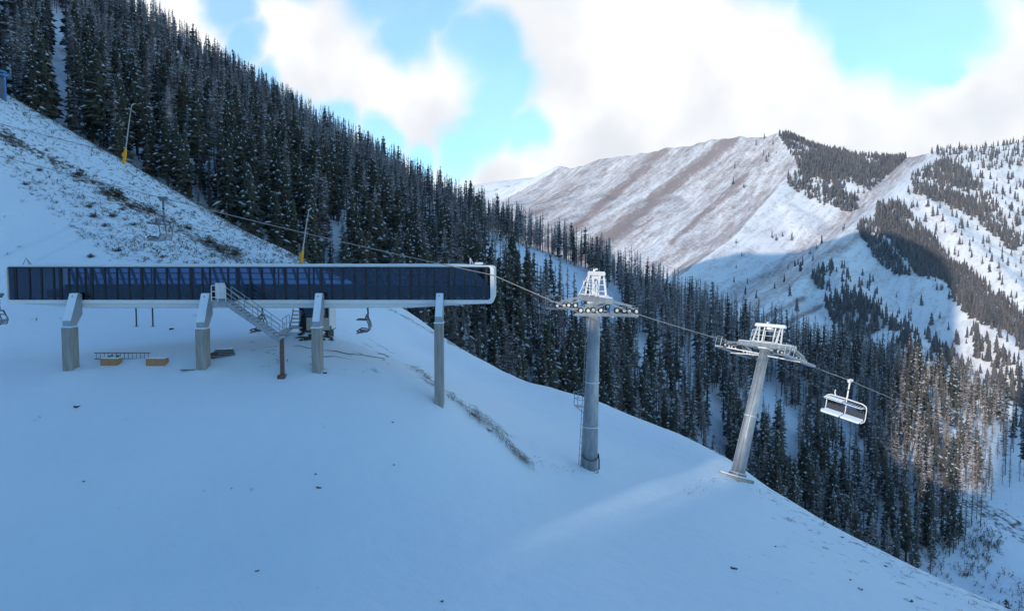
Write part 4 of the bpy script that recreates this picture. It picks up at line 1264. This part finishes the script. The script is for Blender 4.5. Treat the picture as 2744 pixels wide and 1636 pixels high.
CL = [(855, 1308, 16, 'dark dirt clod with snow on the slope, largest below the middle pillars'), (846, 1272, 9, 'small dark clod just above the largest clod on the middle slope'), (1056, 1248, 7, 'tiny dark clod on the slope below the right pillar'),
      (1053, 1135, 7, 'tiny dark clod high on the slope left of the grassy fill edge'), (690, 1532, 15, 'half-buried clod low on the foreground slope, near the bottom centre'), (207, 1090, 24, 'snow-dusted dirt lump below the leftmost pillar'),
      (620, 1312, 6, 'tiny dark speck of earth on the middle slope, left of the largest clod'), (1966, 1522, 22, 'large dark angular clod low in the foreground below the leaning tower'), (2279, 1553, 9, 'small dark clod on the lower right slope, upper of a close pair'),
      (2306, 1578, 16, 'dark clod with red-brown edge on the lower right slope, lower of a pair'), (2435, 1609, 24, 'flat snow-dusted clod lowest near the right bottom corner'), (2256, 1438, 14, 'thin dark clod near the ridge edge right of the leaning tower'),
      (2207, 1403, 8, 'small clod at the ridge edge nearest the leaning tower'), (2373, 1517, 12, 'snow-dusted clod under the ridge edge, upper of the far right group'), (2078, 1465, 8, 'tiny clod on open snow right of the large angular clod'),
      (1185, 1613, 12, 'flat dark clod at the very bottom of the foreground slope'), (460, 882, 20, 'dark lump of debris lying alone beneath the terminal'), (870, 1000, 14, 'dark lumps of earth at the foot of the hut-side pillar'), (225, 1290, 10, 'faint clod on the left foreground slope')]
for q, (cx_p, cy_p, cs, lab) in enumerate(CL):
    p = ski_hit(cx_p, cy_p); s_ = cs / F * p.y * .5
    o = thing('dirt_clod', lab, 'clod', p, (0, 0, q * .9), 'clods of earth on the snow slope')
    V, Fs = clod(300 + q, '', None, 1, flat=.45)
    MB().add([(a * s_, b * s_ * .7, c * s_ * .9 + .02) for a, b, c in V], Fs).build('earth', M['dirt'], o)
    V2 = [(a * s_ * .8 + s_ * .15, b * s_ * .55 + s_ * .1, c * s_ * .7 + .05 + s_ * .12) for a, b, c in V]
    MB().add(V2, Fs).build('snow_cap', M['snow'], o, smooth=True)

# ------------------------------------------------------------------ things left on the platform
def box_on(name, lab, px0, px1, pyt, pyb, depth, m, cat, group=None, snow=True, trim=None):
    p = ski_hit((px0 + px1) / 2, pyb)
    Y = p.y; x0, x1 = X_at(px0, Y), X_at(px1, Y); hgt = (pyb - pyt) / F * Y
    o = thing(name, lab, cat, (p.x, Y, p.z), group=group); hw = (x1 - x0) / 2
    MB().box((-hw, 0, -.12), (hw, depth, hgt)).build('crate_body', m, o, bevel=.01)
    for x in (-hw, -hw * .02, hw):
        MB().box((x - .035, -.025, -.1), (x + .035, -.003, hgt + .01)).build('batten', m, o)
    MB().box((-hw - .03, -.02, hgt + .012), (hw + .03, depth, hgt + .08)).build('crate_snow', M['snow'], o, bevel=.03)
    return o, p, hgt


c1, p1, h1 = box_on('wooden_crate', 'orange-brown wooden crate with scraps on its snowy top, left of the ladder rungs', 271, 315, 961, 979, .6, M['wood'], 'crate', 'wooden crates on the platform')
c2, p2, h2 = box_on('wooden_crate', 'orange-brown wooden crate at the right end of the lying ladder', 393, 441, 962, 981, .6, M['wood'], 'crate', 'wooden crates on the platform')
for k, (px, lab) in enumerate(((283, 'dark metal scrap on the left end of the left crate'), (302, 'dark metal scrap on the right end of the left crate'))):
    o = thing('metal_scrap', lab, 'scrap', (X_at(px, p1.y), p1.y + .3, p1.z + h1 + .08), (0, 0, .5 + k), 'scraps on the crate')
    MB().beam((-.2, 0, .03), (.18, .03, .09), .07, .06).build('bar', M['steel'], o)
    MB().beam((-.08, -.12, .03), (.05, .12, .14), .05, .05).build('bracket', M['steel'], o)
lp0, lp1 = ski_hit(248, 974), ski_hit(393, 972)
Yl = (lp0.y + lp1.y) / 2 + .75; zl = float(ski_z(X_at(320, Yl), Yl)) - .02
l_loc = (X_at(320, Yl), Yl, zl)
ld = thing('steel_ladder', 'grey steel ladder lying on its side between two wooden crates', 'ladder', l_loc)
la, lb = X_at(246, Yl), X_at(397, Yl)
for z in (.04, .42): MB().beam((la, Yl, zl + z), (lb, Yl, zl + z), .05, .06).build('side_rail', M['steel'], ld, l_loc)
for k in range(14):
    x = la + (lb - la) * (k + .5) / 14
    MB().tube([(x, Yl, zl + .04), (x, Yl, zl + .42)], .02, 6).build('rung', M['steel'], ld, l_loc)
pp = ski_hit(598, 957)
pal = thing('snowy_pallet_stack', 'snow-covered stack of steel sheets beside the second pillar', 'sheet stack', pp, (0, 0, .35))
sw = 66 / F * pp.y / 2
for k in range(4):
    MB().box((-sw + .1 * k, -.1 + .12 * k, .02 + .11 * k), (sw - .06 * k, .9, .10 + .11 * k)).build('sheet', M['steel'], pal, bevel=.01)
MB().box((-sw + .35, .2, .455), (sw - .2, .95, .54)).build('snow_cover', M['snow'], pal, bevel=.04)
pp = ski_hit(573, 958)
o = thing('brush_pile', 'small brown heap of debris against the second pillar foot', 'debris heap', pp)
V, Fs = clod(77, '', None, 1); MB().add([(a * .35, b * .3, c * .4 + .1) for a, b, c in V], Fs).build('heap', M['dirt'], o)
pp = ski_hit(505, 993)
o = thing('flat_board', 'flat snow-edged board lying in front of the second pillar', 'board', pp, (0, 0, .1))
MB().box((-.45, -.1, .0), (.42, .12, .05)).build('board', M['steel'], o, bevel=.01)
MB().box((-.40, -.05, .053), (.38, .12, .09)).build('snow_cover', M['snow'], o, bevel=.02)
for px, lab in ((366, 'thin dark post standing on the snow under the terminal, left of two'), (410, 'thin dark post standing on the snow under the terminal, right of two')):
    b = ski_hit(px, 875, 46)
    o = thing('dark_post', lab, 'post', b, group='thin posts under the terminal')
    tz_ = P(px, 815, b.y).z
    MB().box((-.045, -.045, -.3), (.045, .045, tz_ - b.z)).build('post', M['black'], o)
    MB().box((-.14, -.06, .0), (.16, .10, .05)).build('foot_plate', M['steel'], o)

# brown pipes and cable lying on the platform right of the hut
for line, lab, rr_ in (([(745, 935), (772, 929), (800, 925), (822, 933), (860, 938), (900, 941), (930, 948), (985, 955), (1030, 962)], 'thin brown pipe lying across the platform snow in front of the hut', .03),
                       ([(780, 950), (812, 957), (850, 956), (900, 955), (935, 963), (980, 968), (1030, 966)], 'thin brown pipe lying lowest on the platform snow', .024),
                       ([(1015, 948), (1030, 950), (1040, 957)], 'short dark pipe end on the snow edge right of the hut', .045),
                       ([(985, 905), (1005, 918), (1040, 938)], 'thin dark cable trailing down the snow beside the hut', .022)):
    pts = [ski_hit(a, b) + Vector((0, random.uniform(-.15, .15), random.uniform(-.03, .02))) for a, b in line]
    c = sum(pts, Vector()) / len(pts)
    o = MB().tube([p - c for p in pts], rr_, 6).build('pipe', M['rust'] if rr_ < .035 else M['steel'])
    o.location = c; S(o, label=lab, category='pipe')

# fence line on the upper slope
pts = [ski_hit(a, b, 60) + Vector((0, 0, .25)) for a, b in [(-20, 330), (40, 347), (120, 367), (200, 387), (285, 408)]]
o = MB().tube([p - pts[2] for p in pts], .045, 6).build('slope_cable', M['steel']); o.location = pts[2]
S(o, label='thin dark cable lying across the upper snow slope above the bank', category='cable')


# ------------------------------------------------------------------ lift towers
def tower(base, H, lean, yaw, r0, r1, lab, pad, bands, plat):
    R = Matrix.Rotation(yaw, 4, 'Z') @ Matrix.Rotation(lean, 4, 'Y')
    o = thing('lift_tower', lab, 'lift tower', base, R.to_euler(), 'lift towers beside the terminal')
    n = 26
    MB().tube([(0, 0, .25), (0, 0, H * .4), (0, 0, H)], [r0, r0 * .62 + r1 * .38, r1], n).build('shaft', M['galv'], o, smooth=True)
    MB().tube([(0, 0, -.5), (0, 0, .10)], r0 * 1.3, n).build('concrete_base', M['concrete'], o)
    mb = MB(); mb.tube([(0, 0, .102), (0, 0, .25)], r0 * 1.2, n)
    mb.build('base_flange', M['steel'], o)
    MB().tube([(0, 0, .252), (0, 0, .31)], [r0 * 1.22, r0 * 1.08], n).build('flange_snow', M['snow'], o)
    for k in range(14):
        a = 6.283 * k / 14
        MB().tube([(math.cos(a) * r0 * 1.13, math.sin(a) * r0 * 1.13, .25), (math.cos(a) * r0 * 1.13, math.sin(a) * r0 * 1.13, .34)], .03, 6).build('anchor_bolt', M['steel'], o)
    if pad:
        MB().box((-1.05, -.95, -.75), (1.0, .95, -.02)).build('concrete_pad', M['concrete'], o, bevel=.05)
        MB().box((-.98, -.9, -.015), (.9, .9, .08)).build('pad_snow', M['snow'], o, bevel=.04)
    for t in bands:
        rr_ = (r0 + (r1 - r0) * t) + .012
        MB().tube([(0, 0, H * t - .03), (0, 0, H * t + .03)], rr_ + .045, n).build('flange_ring', M['frost'], o)
    # climbing ladder up the left side
    lx = -(r0 + .16); tx_ = -(r1 + .14); ly = .12
    for y in (-.2 - ly, .2 - ly):
        MB().tube([(lx, y, .3), (tx_, y, H - .1)], .022, 5).build('ladder_rail', M['galv'], o)
    nr = int(H / .42)
    for k in range(nr):
        t = (k + .5) / nr; x = lx + (tx_ - lx) * t; z = .3 + (H - .4) * t
        MB().tube([(x, -.2 - ly, z), (x, .2 - ly, z)], .016, 5).build('rung', M['galv'], o)
    if plat:   # small rest platform on the ladder
        z = H * plat; x = lx + (tx_ - lx) * plat
        MB().box((x - .5, -.5, z - .05), (x - .05, .25, z)).build('rest_platform', M['galv'], o)
        for yy in (-.5, .25):
            MB().tube([(x - .5, yy, z), (x - .5, yy, z + .9)], .022, 5).build('platform_post', M['galv'], o)
        for hh in (.45, .9):
            MB().tube([(x - .06, -.5, z + hh), (x - .5, -.5, z + hh), (x - .5, .25, z + hh), (x - .06, .25, z + hh)], .02, 5).build('platform_rail', M['galv'], o)
        MB().tube([(x - .48, -.1, z - .04), (x + .12, -.1, z - .55)], .025, 5).build('platform_brace', M['galv'], o)
    if plat:
        pts = [(math.cos(a) * r0 * 1.02, -math.sin(a) * r0 * 1.02, 1.35 - .35 * math.sin(a)) for a in [math.pi * k / 10 for k in range(11)]]
        MB().tube(pts, .022, 5).build('cable_loop', M['rubber'], o)
        MB().tube([(r0 * 1.05, -.05, 1.35), (r0 * 1.18, -.05, .9), (r0 * 1.22, -.05, .3)], .05, 6).build('conduit', M['rubber'], o)
    # head: crossarm, two sheave trains with walkways, lifting frame
    G = 2.55
    MB().box((-.42, -.42, H), (.42, .42, H + .10)).build('head_plate', M['frost'], o)
    MB().box((-.24, -G - .15, H + .10), (.24, G + .15, H + .48)).build('crossarm', M['galv'], o, bevel=.02)
    MB().box((-.2, -G - .1, H + .483), (.2, G + .1, H + .54)).build('crossarm_snow', M['snow'], o, bevel=.02)
    for sd in (-1, 1):
        y = sd * G; fm = M['galv']
        for sx in (-1, 1):
            MB().beam((sx * .2, y, H + .28), (sx * 1.55, y, H - .02), .10, .16).build('sheave_beam', M['galv'], o)
            for k in range(2):
                c = sx * (.78 + k * .82)
                MB().beam((c - .36, y, H - .10 - .04 * k), (c + .36, y, H - .12 - .04 * k), .07, .12).build('sheave_arm', M['galv'], o)
                for q in (-.24, .24):
                    w = MB().tube([(c + q, y - .05, H - .28 - .04 * k), (c + q, y + .05, H - .28 - .04 * k)], .19, 14).build('sheave', M['rubber'], o)
                    MB().tube([(c + q, y - .065, H - .28 - .04 * k), (c + q, y + .065, H - .28 - .04 * k)], .11, 10).build('sheave_hub', M['frost'], w)
        yo = sd * (G + .25); y2 = sd * (G + .80)
        L = 2.05; xo = 0.0 if pad else -.38
        MB().box((xo - L, min(yo, y2), H - .62), (xo + L, max(yo, y2), H - .56)).build('walkway', fm, o)
        MB().box((xo - L, y2 - .03, H - .56), (xo + L, y2 + .03, H - .44)).build('toe_board', fm, o)
        if pad or sd > 0:
            for x in (xo - L, xo - L * .72, xo - L * .45):
                MB().tube([(x, y2, H - .56), (x, y2, H + .32)], .02, 5).build('walkway_post', fm, o)
            for hh in (-.1, .32):
                MB().tube([(xo - L, y2, H + hh), (xo - L * .45, y2, H + hh)], .02, 5).build('walkway_rail', fm, o)
            MB().tube([(xo - L, yo, H - .56), (xo - L, yo, H + .32), (xo - L, y2, H + .32)], .02, 5).build('end_rail', fm, o)
        for sx in (-1, 1):
            MB().beam((xo + sx * L, y2, H - .5), (sx * .2, sd * .36, H - .42), .05, .07).build('lattice_strut', fm, o)
        MB().beam((-.15, sd * G, H + .12), (-1.8, (yo + y2) / 2, H - .58), .05).build('walkway_brace', M['galv'], o)
        MB().beam((.15, sd * G, H + .12), (1.8, (yo + y2) / 2, H - .58), .05).build('walkway_brace', M['galv'], o)
        MB().beam((0, sd * .3, H - .5), (0, y2, H - .64), .08).build('outrigger', M['frost'], o)
    fw = 1.1
    for y in (-fw, fw):
        for sx in (-1, 1):
            MB().beam((sx * .34, y, H + .485), (sx * .12, y, H + 1.85), .09, .11).build('frame_leg', M['frost'], o)
        for hh in (.85, 1.25, 1.6):
            MB().tube([(-.30, y, H + hh), (.30, y, H + hh)], .03, 5).build('frame_rung', M['frost'], o)
        MB().tube([(-.8, y, H + .5), (-.2, y, H + 1.8)], .03, 5).build('frame_brace', M['galv'], o)
    MB().beam((0, -fw - .35, H + 1.95), (0, fw + .35, H + 1.95), .2, .2).build('lifting_beam', M['frost'], o)
    MB().box((-.09, -fw - .3, H + 2.053), (.09, fw + .3, H + 2.11)).build('beam_snow', M['snow'], o, bevel=.02)
    for y in (-.55, .5):
        MB().tube([(0, y, H + .54), (0, y, H + 1.82)], .06, 6).build('hoist_rod', M['frost'], o)
    MB().box((-.16, -.25, H + 1.62), (.16, .2, H + 1.815)).build('hoist_block', M['frost'], o, bevel=.02)
    MB().box((-.42, -1.3, H + .545), (.45, 1.3, H + .59)).build('top_platform', M['frost'], o)
    for x, y in ((-.42, -1.3), (-.42, 0), (-.42, 1.3), (.45, 1.3)):
        MB().tube([(x, y, H + .59), (x, y, H + 1.45)], .022, 5).build('platform_post', M['frost'], o)
    for hh in (1.05, 1.45):
        MB().tube([(-.42, -1.3, H + hh), (-.42, 1.3, H + hh)], .02, 5).build('platform_rail', M['frost'], o)
    MB().tube([(-.05, .3, H + 2.09), (-.05, .3, H + 2.2), (.2, .4, H + 2.26)], .08, 7).build('beacon', M['frost'], o)
    return R


b1 = P(1578, 1268, 48.0); b2 = P(1975, 1282, 57.0) + Vector((0, 0, .22))
R1 = tower(b1, 11.35, math.radians(1.8), math.radians(13), .56, .34, 'upright grey steel lift tower with snow-white head and ladder', False, (.28, .54), .405)
R2 = tower(b2, 10.35, math.radians(17.5), math.radians(33), .56, .37, 'leaning grey steel lift tower on a concrete pad at the ridge edge', True, (.47,), 0)


def t_pt(base, R, x, y, z): return base + R.to_3x3() @ Vector((x, y, z))


# ------------------------------------------------------------------ haul rope
def sag(a, b, n, s):
    return [a.lerp(b, k / n) - Vector((0, 0, 4 * s * (k / n) * (1 - k / n))) for k in range(n + 1)]


H1, H2 = 11.35, 10.35
zr = -.48
far_end = P(-260, 352, 47.5)
mid = P(437, 531, 46.9)
n1a, n1b = t_pt(b1, R1, -1.9, -2.55, H1 + zr), t_pt(b1, R1, 1.9, -2.55, H1 + zr)
n2a, n2b = t_pt(b2, R2, -1.9, -2.55, H2 + zr), t_pt(b2, R2, 1.9, -2.55, H2 + zr)
grip = P(2278, 1019, 61.0)
end = grip + (grip - n2b).normalized() * 30 + Vector((0, 0, -1.0))
knee = P(1322, 737, 45.7)
pts = [far_end] + sag(far_end, mid, 5, .0)[1:] + sag(mid, knee, 10, .12)[1:] + [n1a, n1b] + sag(n1b, n2a, 8, .12)[1:] + [n2b, grip, end]
o = MB().tube([p - mid for p in pts], .028, 6).build('haul_rope', M['rope2'], smooth=True); o.location = mid
S(o, label='haul rope from upper left over the terminal roof to the towers near side', category='rope')
f1a, f1b = t_pt(b1, R1, -1.9, 2.55, H1 + zr), t_pt(b1, R1, 1.9, 2.55, H1 + zr)
f2a, f2b = t_pt(b2, R2, -1.9, 2.55, H2 + zr), t_pt(b2, R2, 1.9, 2.55, H2 + zr)
t_out = P(1318, 785, 50.5)
fend = f2b + (f2b - f2a).normalized() * 40 + Vector((0, 0, -2))
o = MB().tube([p - f1a for p in [t_out] + sag(t_out, f1a, 6, .05)[1:] + [f1b] + sag(f1b, f2a, 6, .1)[1:] + [f2b, fend]], .02, 6).build('haul_rope', M['rope'], smooth=True); o.location = f1a
S(o, label='haul rope leaving the right end of the terminal for the far side of both towers', category='rope')


# ------------------------------------------------------------------ chairs
def chair(name, lab, loc, yaw, width, drop, white, snow=True, group=None, roll=0.0):
    o = thing(name, lab, 'chairlift chair', loc, (Matrix.Rotation(yaw, 4, 'Z') @ Matrix.Rotation(roll, 4, 'X')).to_euler(), group)
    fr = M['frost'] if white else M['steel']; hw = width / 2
    MB().box((-.22, -.09, -.12), (.22, .09, .14)).build('grip', fr, o, bevel=.02)
    for x in (-.2, .2):
        MB().tube([(x, -.14, .08), (x, .14, .08)], .09, 8).build('grip_roller', fr, o)
    zt = -drop * .47
    MB().tube([(0, 0, -.05), (0, .0, zt * .6), (.03, 0, zt * .9), (-.05, 0, zt)], [.075, .065, .065, .08], 8).build('hanger', fr, o, smooth=True)
    MB().tube([(0, 0, zt * .45), (0, 0, zt * .5)], .085, 8).build('hanger_collar', M['rubber'], o)
    MB().tube([(-.05, -hw, zt - .18), (-.05, -hw * .8, zt - .03), (-.05, 0, zt), (-.05, hw * .8, zt - .03), (-.05, hw, zt - .18)], .055, 7).build('top_bar', fr, o, smooth=True)
    zs = -drop * .93
    for y in (-hw, 0, hw):
        MB().tube([(-.05, y, zt - (.18 if y else .02)), (.10, y, zt - .5), (.16, y, zs + .3), (.05, y, zs + .02), (-.55, y, zs)], .042, 7).build('side_frame', fr, o, smooth=True)
    for s0, s1 in ((-hw + .05, -.04), (.04, hw - .05)):
        sm_ = Matrix.Translation((.05, 0, zs + .06)) @ Matrix.Rotation(math.radians(-12), 4, 'Y')
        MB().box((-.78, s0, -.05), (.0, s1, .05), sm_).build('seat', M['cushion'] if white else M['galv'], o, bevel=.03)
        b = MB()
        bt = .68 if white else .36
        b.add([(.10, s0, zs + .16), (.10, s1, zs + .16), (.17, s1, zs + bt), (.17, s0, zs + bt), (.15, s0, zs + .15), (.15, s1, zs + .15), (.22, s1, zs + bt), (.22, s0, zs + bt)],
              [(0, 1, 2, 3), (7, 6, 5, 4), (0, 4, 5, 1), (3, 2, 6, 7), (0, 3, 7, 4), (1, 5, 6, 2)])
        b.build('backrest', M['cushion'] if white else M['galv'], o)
        if snow:
            MB().box((-.80, s0 + .02, .053), (-.01, s1 - .02, .20), sm_).build('seat_snow', M['snow'], o, bevel=.045)
        # raised restraint bar of this half
        zb = zt - .3
        MB().tube([(.05, s0, zb), (-.62, s0 + .03, zb + .02), (-.70, s0 + .12, zb + .02), (-.70, s1 - .12, zb + .02), (-.62, s1 - .03, zb + .02), (.05, s1, zb)], .036, 6).build('restraint_bar', fr, o, smooth=True)
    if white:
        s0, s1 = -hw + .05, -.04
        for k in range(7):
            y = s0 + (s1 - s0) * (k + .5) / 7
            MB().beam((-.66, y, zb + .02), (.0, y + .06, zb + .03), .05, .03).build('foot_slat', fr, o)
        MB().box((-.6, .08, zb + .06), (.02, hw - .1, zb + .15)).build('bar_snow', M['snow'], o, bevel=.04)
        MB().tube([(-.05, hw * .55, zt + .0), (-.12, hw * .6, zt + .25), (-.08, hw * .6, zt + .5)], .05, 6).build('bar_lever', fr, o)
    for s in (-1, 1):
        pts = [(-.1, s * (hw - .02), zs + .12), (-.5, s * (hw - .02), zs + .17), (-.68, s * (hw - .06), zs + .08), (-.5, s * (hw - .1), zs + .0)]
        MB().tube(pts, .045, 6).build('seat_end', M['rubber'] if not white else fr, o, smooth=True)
    MB().tube([(-.25, -hw, zs), (-.25, hw, zs)], .04, 6).build('seat_bar', fr, o)
    return o


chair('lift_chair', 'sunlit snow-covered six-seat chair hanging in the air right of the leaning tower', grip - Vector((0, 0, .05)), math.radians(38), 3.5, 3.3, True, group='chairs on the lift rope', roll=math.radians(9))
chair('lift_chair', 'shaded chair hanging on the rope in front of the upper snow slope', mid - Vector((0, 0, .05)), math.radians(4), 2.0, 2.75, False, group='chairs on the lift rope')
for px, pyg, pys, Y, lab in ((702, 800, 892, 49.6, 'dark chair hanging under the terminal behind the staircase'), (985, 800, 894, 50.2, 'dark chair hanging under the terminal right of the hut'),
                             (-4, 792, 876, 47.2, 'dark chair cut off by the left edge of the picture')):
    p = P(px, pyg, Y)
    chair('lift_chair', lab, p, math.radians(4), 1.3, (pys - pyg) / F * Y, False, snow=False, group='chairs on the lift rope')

# ------------------------------------------------------------------ snow lances along the run
for px, py, top, lab in ((332, 425, 283, 'yellow-based snow lance highest up the run, at the forest edge'), (806, 694, 560, 'yellow-based snow lance just above the terminal roof'),
                         (1210, 898, 790, 'yellow-based snow lance in the trees right of the right-hand pillar')):
    b = ski_hit(px, py + 14, 60); k = b.y / F; py += 14
    lean = Matrix.Rotation(math.radians(9), 4, 'Y')
    o = thing('snow_lance', lab, 'snow lance', b, lean.to_euler(), 'snow lances along the run')
    h = (py - top) * k; hb = 40 * k
    MB().tube([(0, 0, -.5), (0, 0, hb * .6), (0, 0, hb)], [.30 * 16 * k, .30 * 16 * k, .17 * 16 * k], 8).build('padded_base', M['yellow'], o)
    MB().box((-.25, -.6, hb * .45), (.3, -.35, hb * .7)).build('control_box', M['yellow'], o)
    MB().tube([(0, 0, hb), (0, 0, h * .8), (.1, 0, h)], [.12, .09, .06], 6).build('mast', M['pole'], o)
    MB().tube([(.1, 0, h - .1), (.45, 0, h + .25)], .14, 6).build('nozzle_head', M['pole'], o)
    MB().tube([(.12, 0, h - .9), (1.0, -.1, h - 1.4)], .07, 6).build('hose', M['pole'], o)

# ------------------------------------------------------------------ shelter at the left margin
b = ski_hit(22, 275, 60)
o = thing('lift_shelter', 'blue-roofed wooden shelter cut off by the left edge beside the trees', 'shelter', b)
k = b.y / F
MB().box((-60 * k, -1.0, 66 * k), (1 * k, .2, 72 * k)).build('upper_roof', M['blue'], o)
MB().box((-60 * k, -1.2, 75 * k), (-2 * k, .2, 80 * k)).build('roof_ridge', M['blue'], o)
MB().box((-4 * k, -.6, -1), (-1 * k, -.2, 66 * k)).build('post', M['blue'], o)
MB().box((-60 * k, -.4, -1), (-8 * k, .1, 65 * k)).build('wall', M['steel'], o)

# ------------------------------------------------------------------ thin cold haze over the valley
hz = bpy.data.materials.new('haze'); hz.use_nodes = True
N, L = hz.node_tree.nodes, hz.node_tree.links
N.clear()
ho = N.new('ShaderNodeOutputMaterial'); hv = N.new('ShaderNodeVolumePrincipled')
hv.inputs['Color'].default_value = (0.80, 0.88, 1.0, 1); hv.inputs['Density'].default_value = 0.00006; hv.inputs['Anisotropy'].default_value = 0.2
L.new(hv.outputs[0], ho.inputs['Volume'])
o = MB().box((-4700, -4700, -260), (4700, 7700, 1450)).build('haze', hz)
S(o, kind='stuff', label='thin cold haze filling the valley air', category='haze')
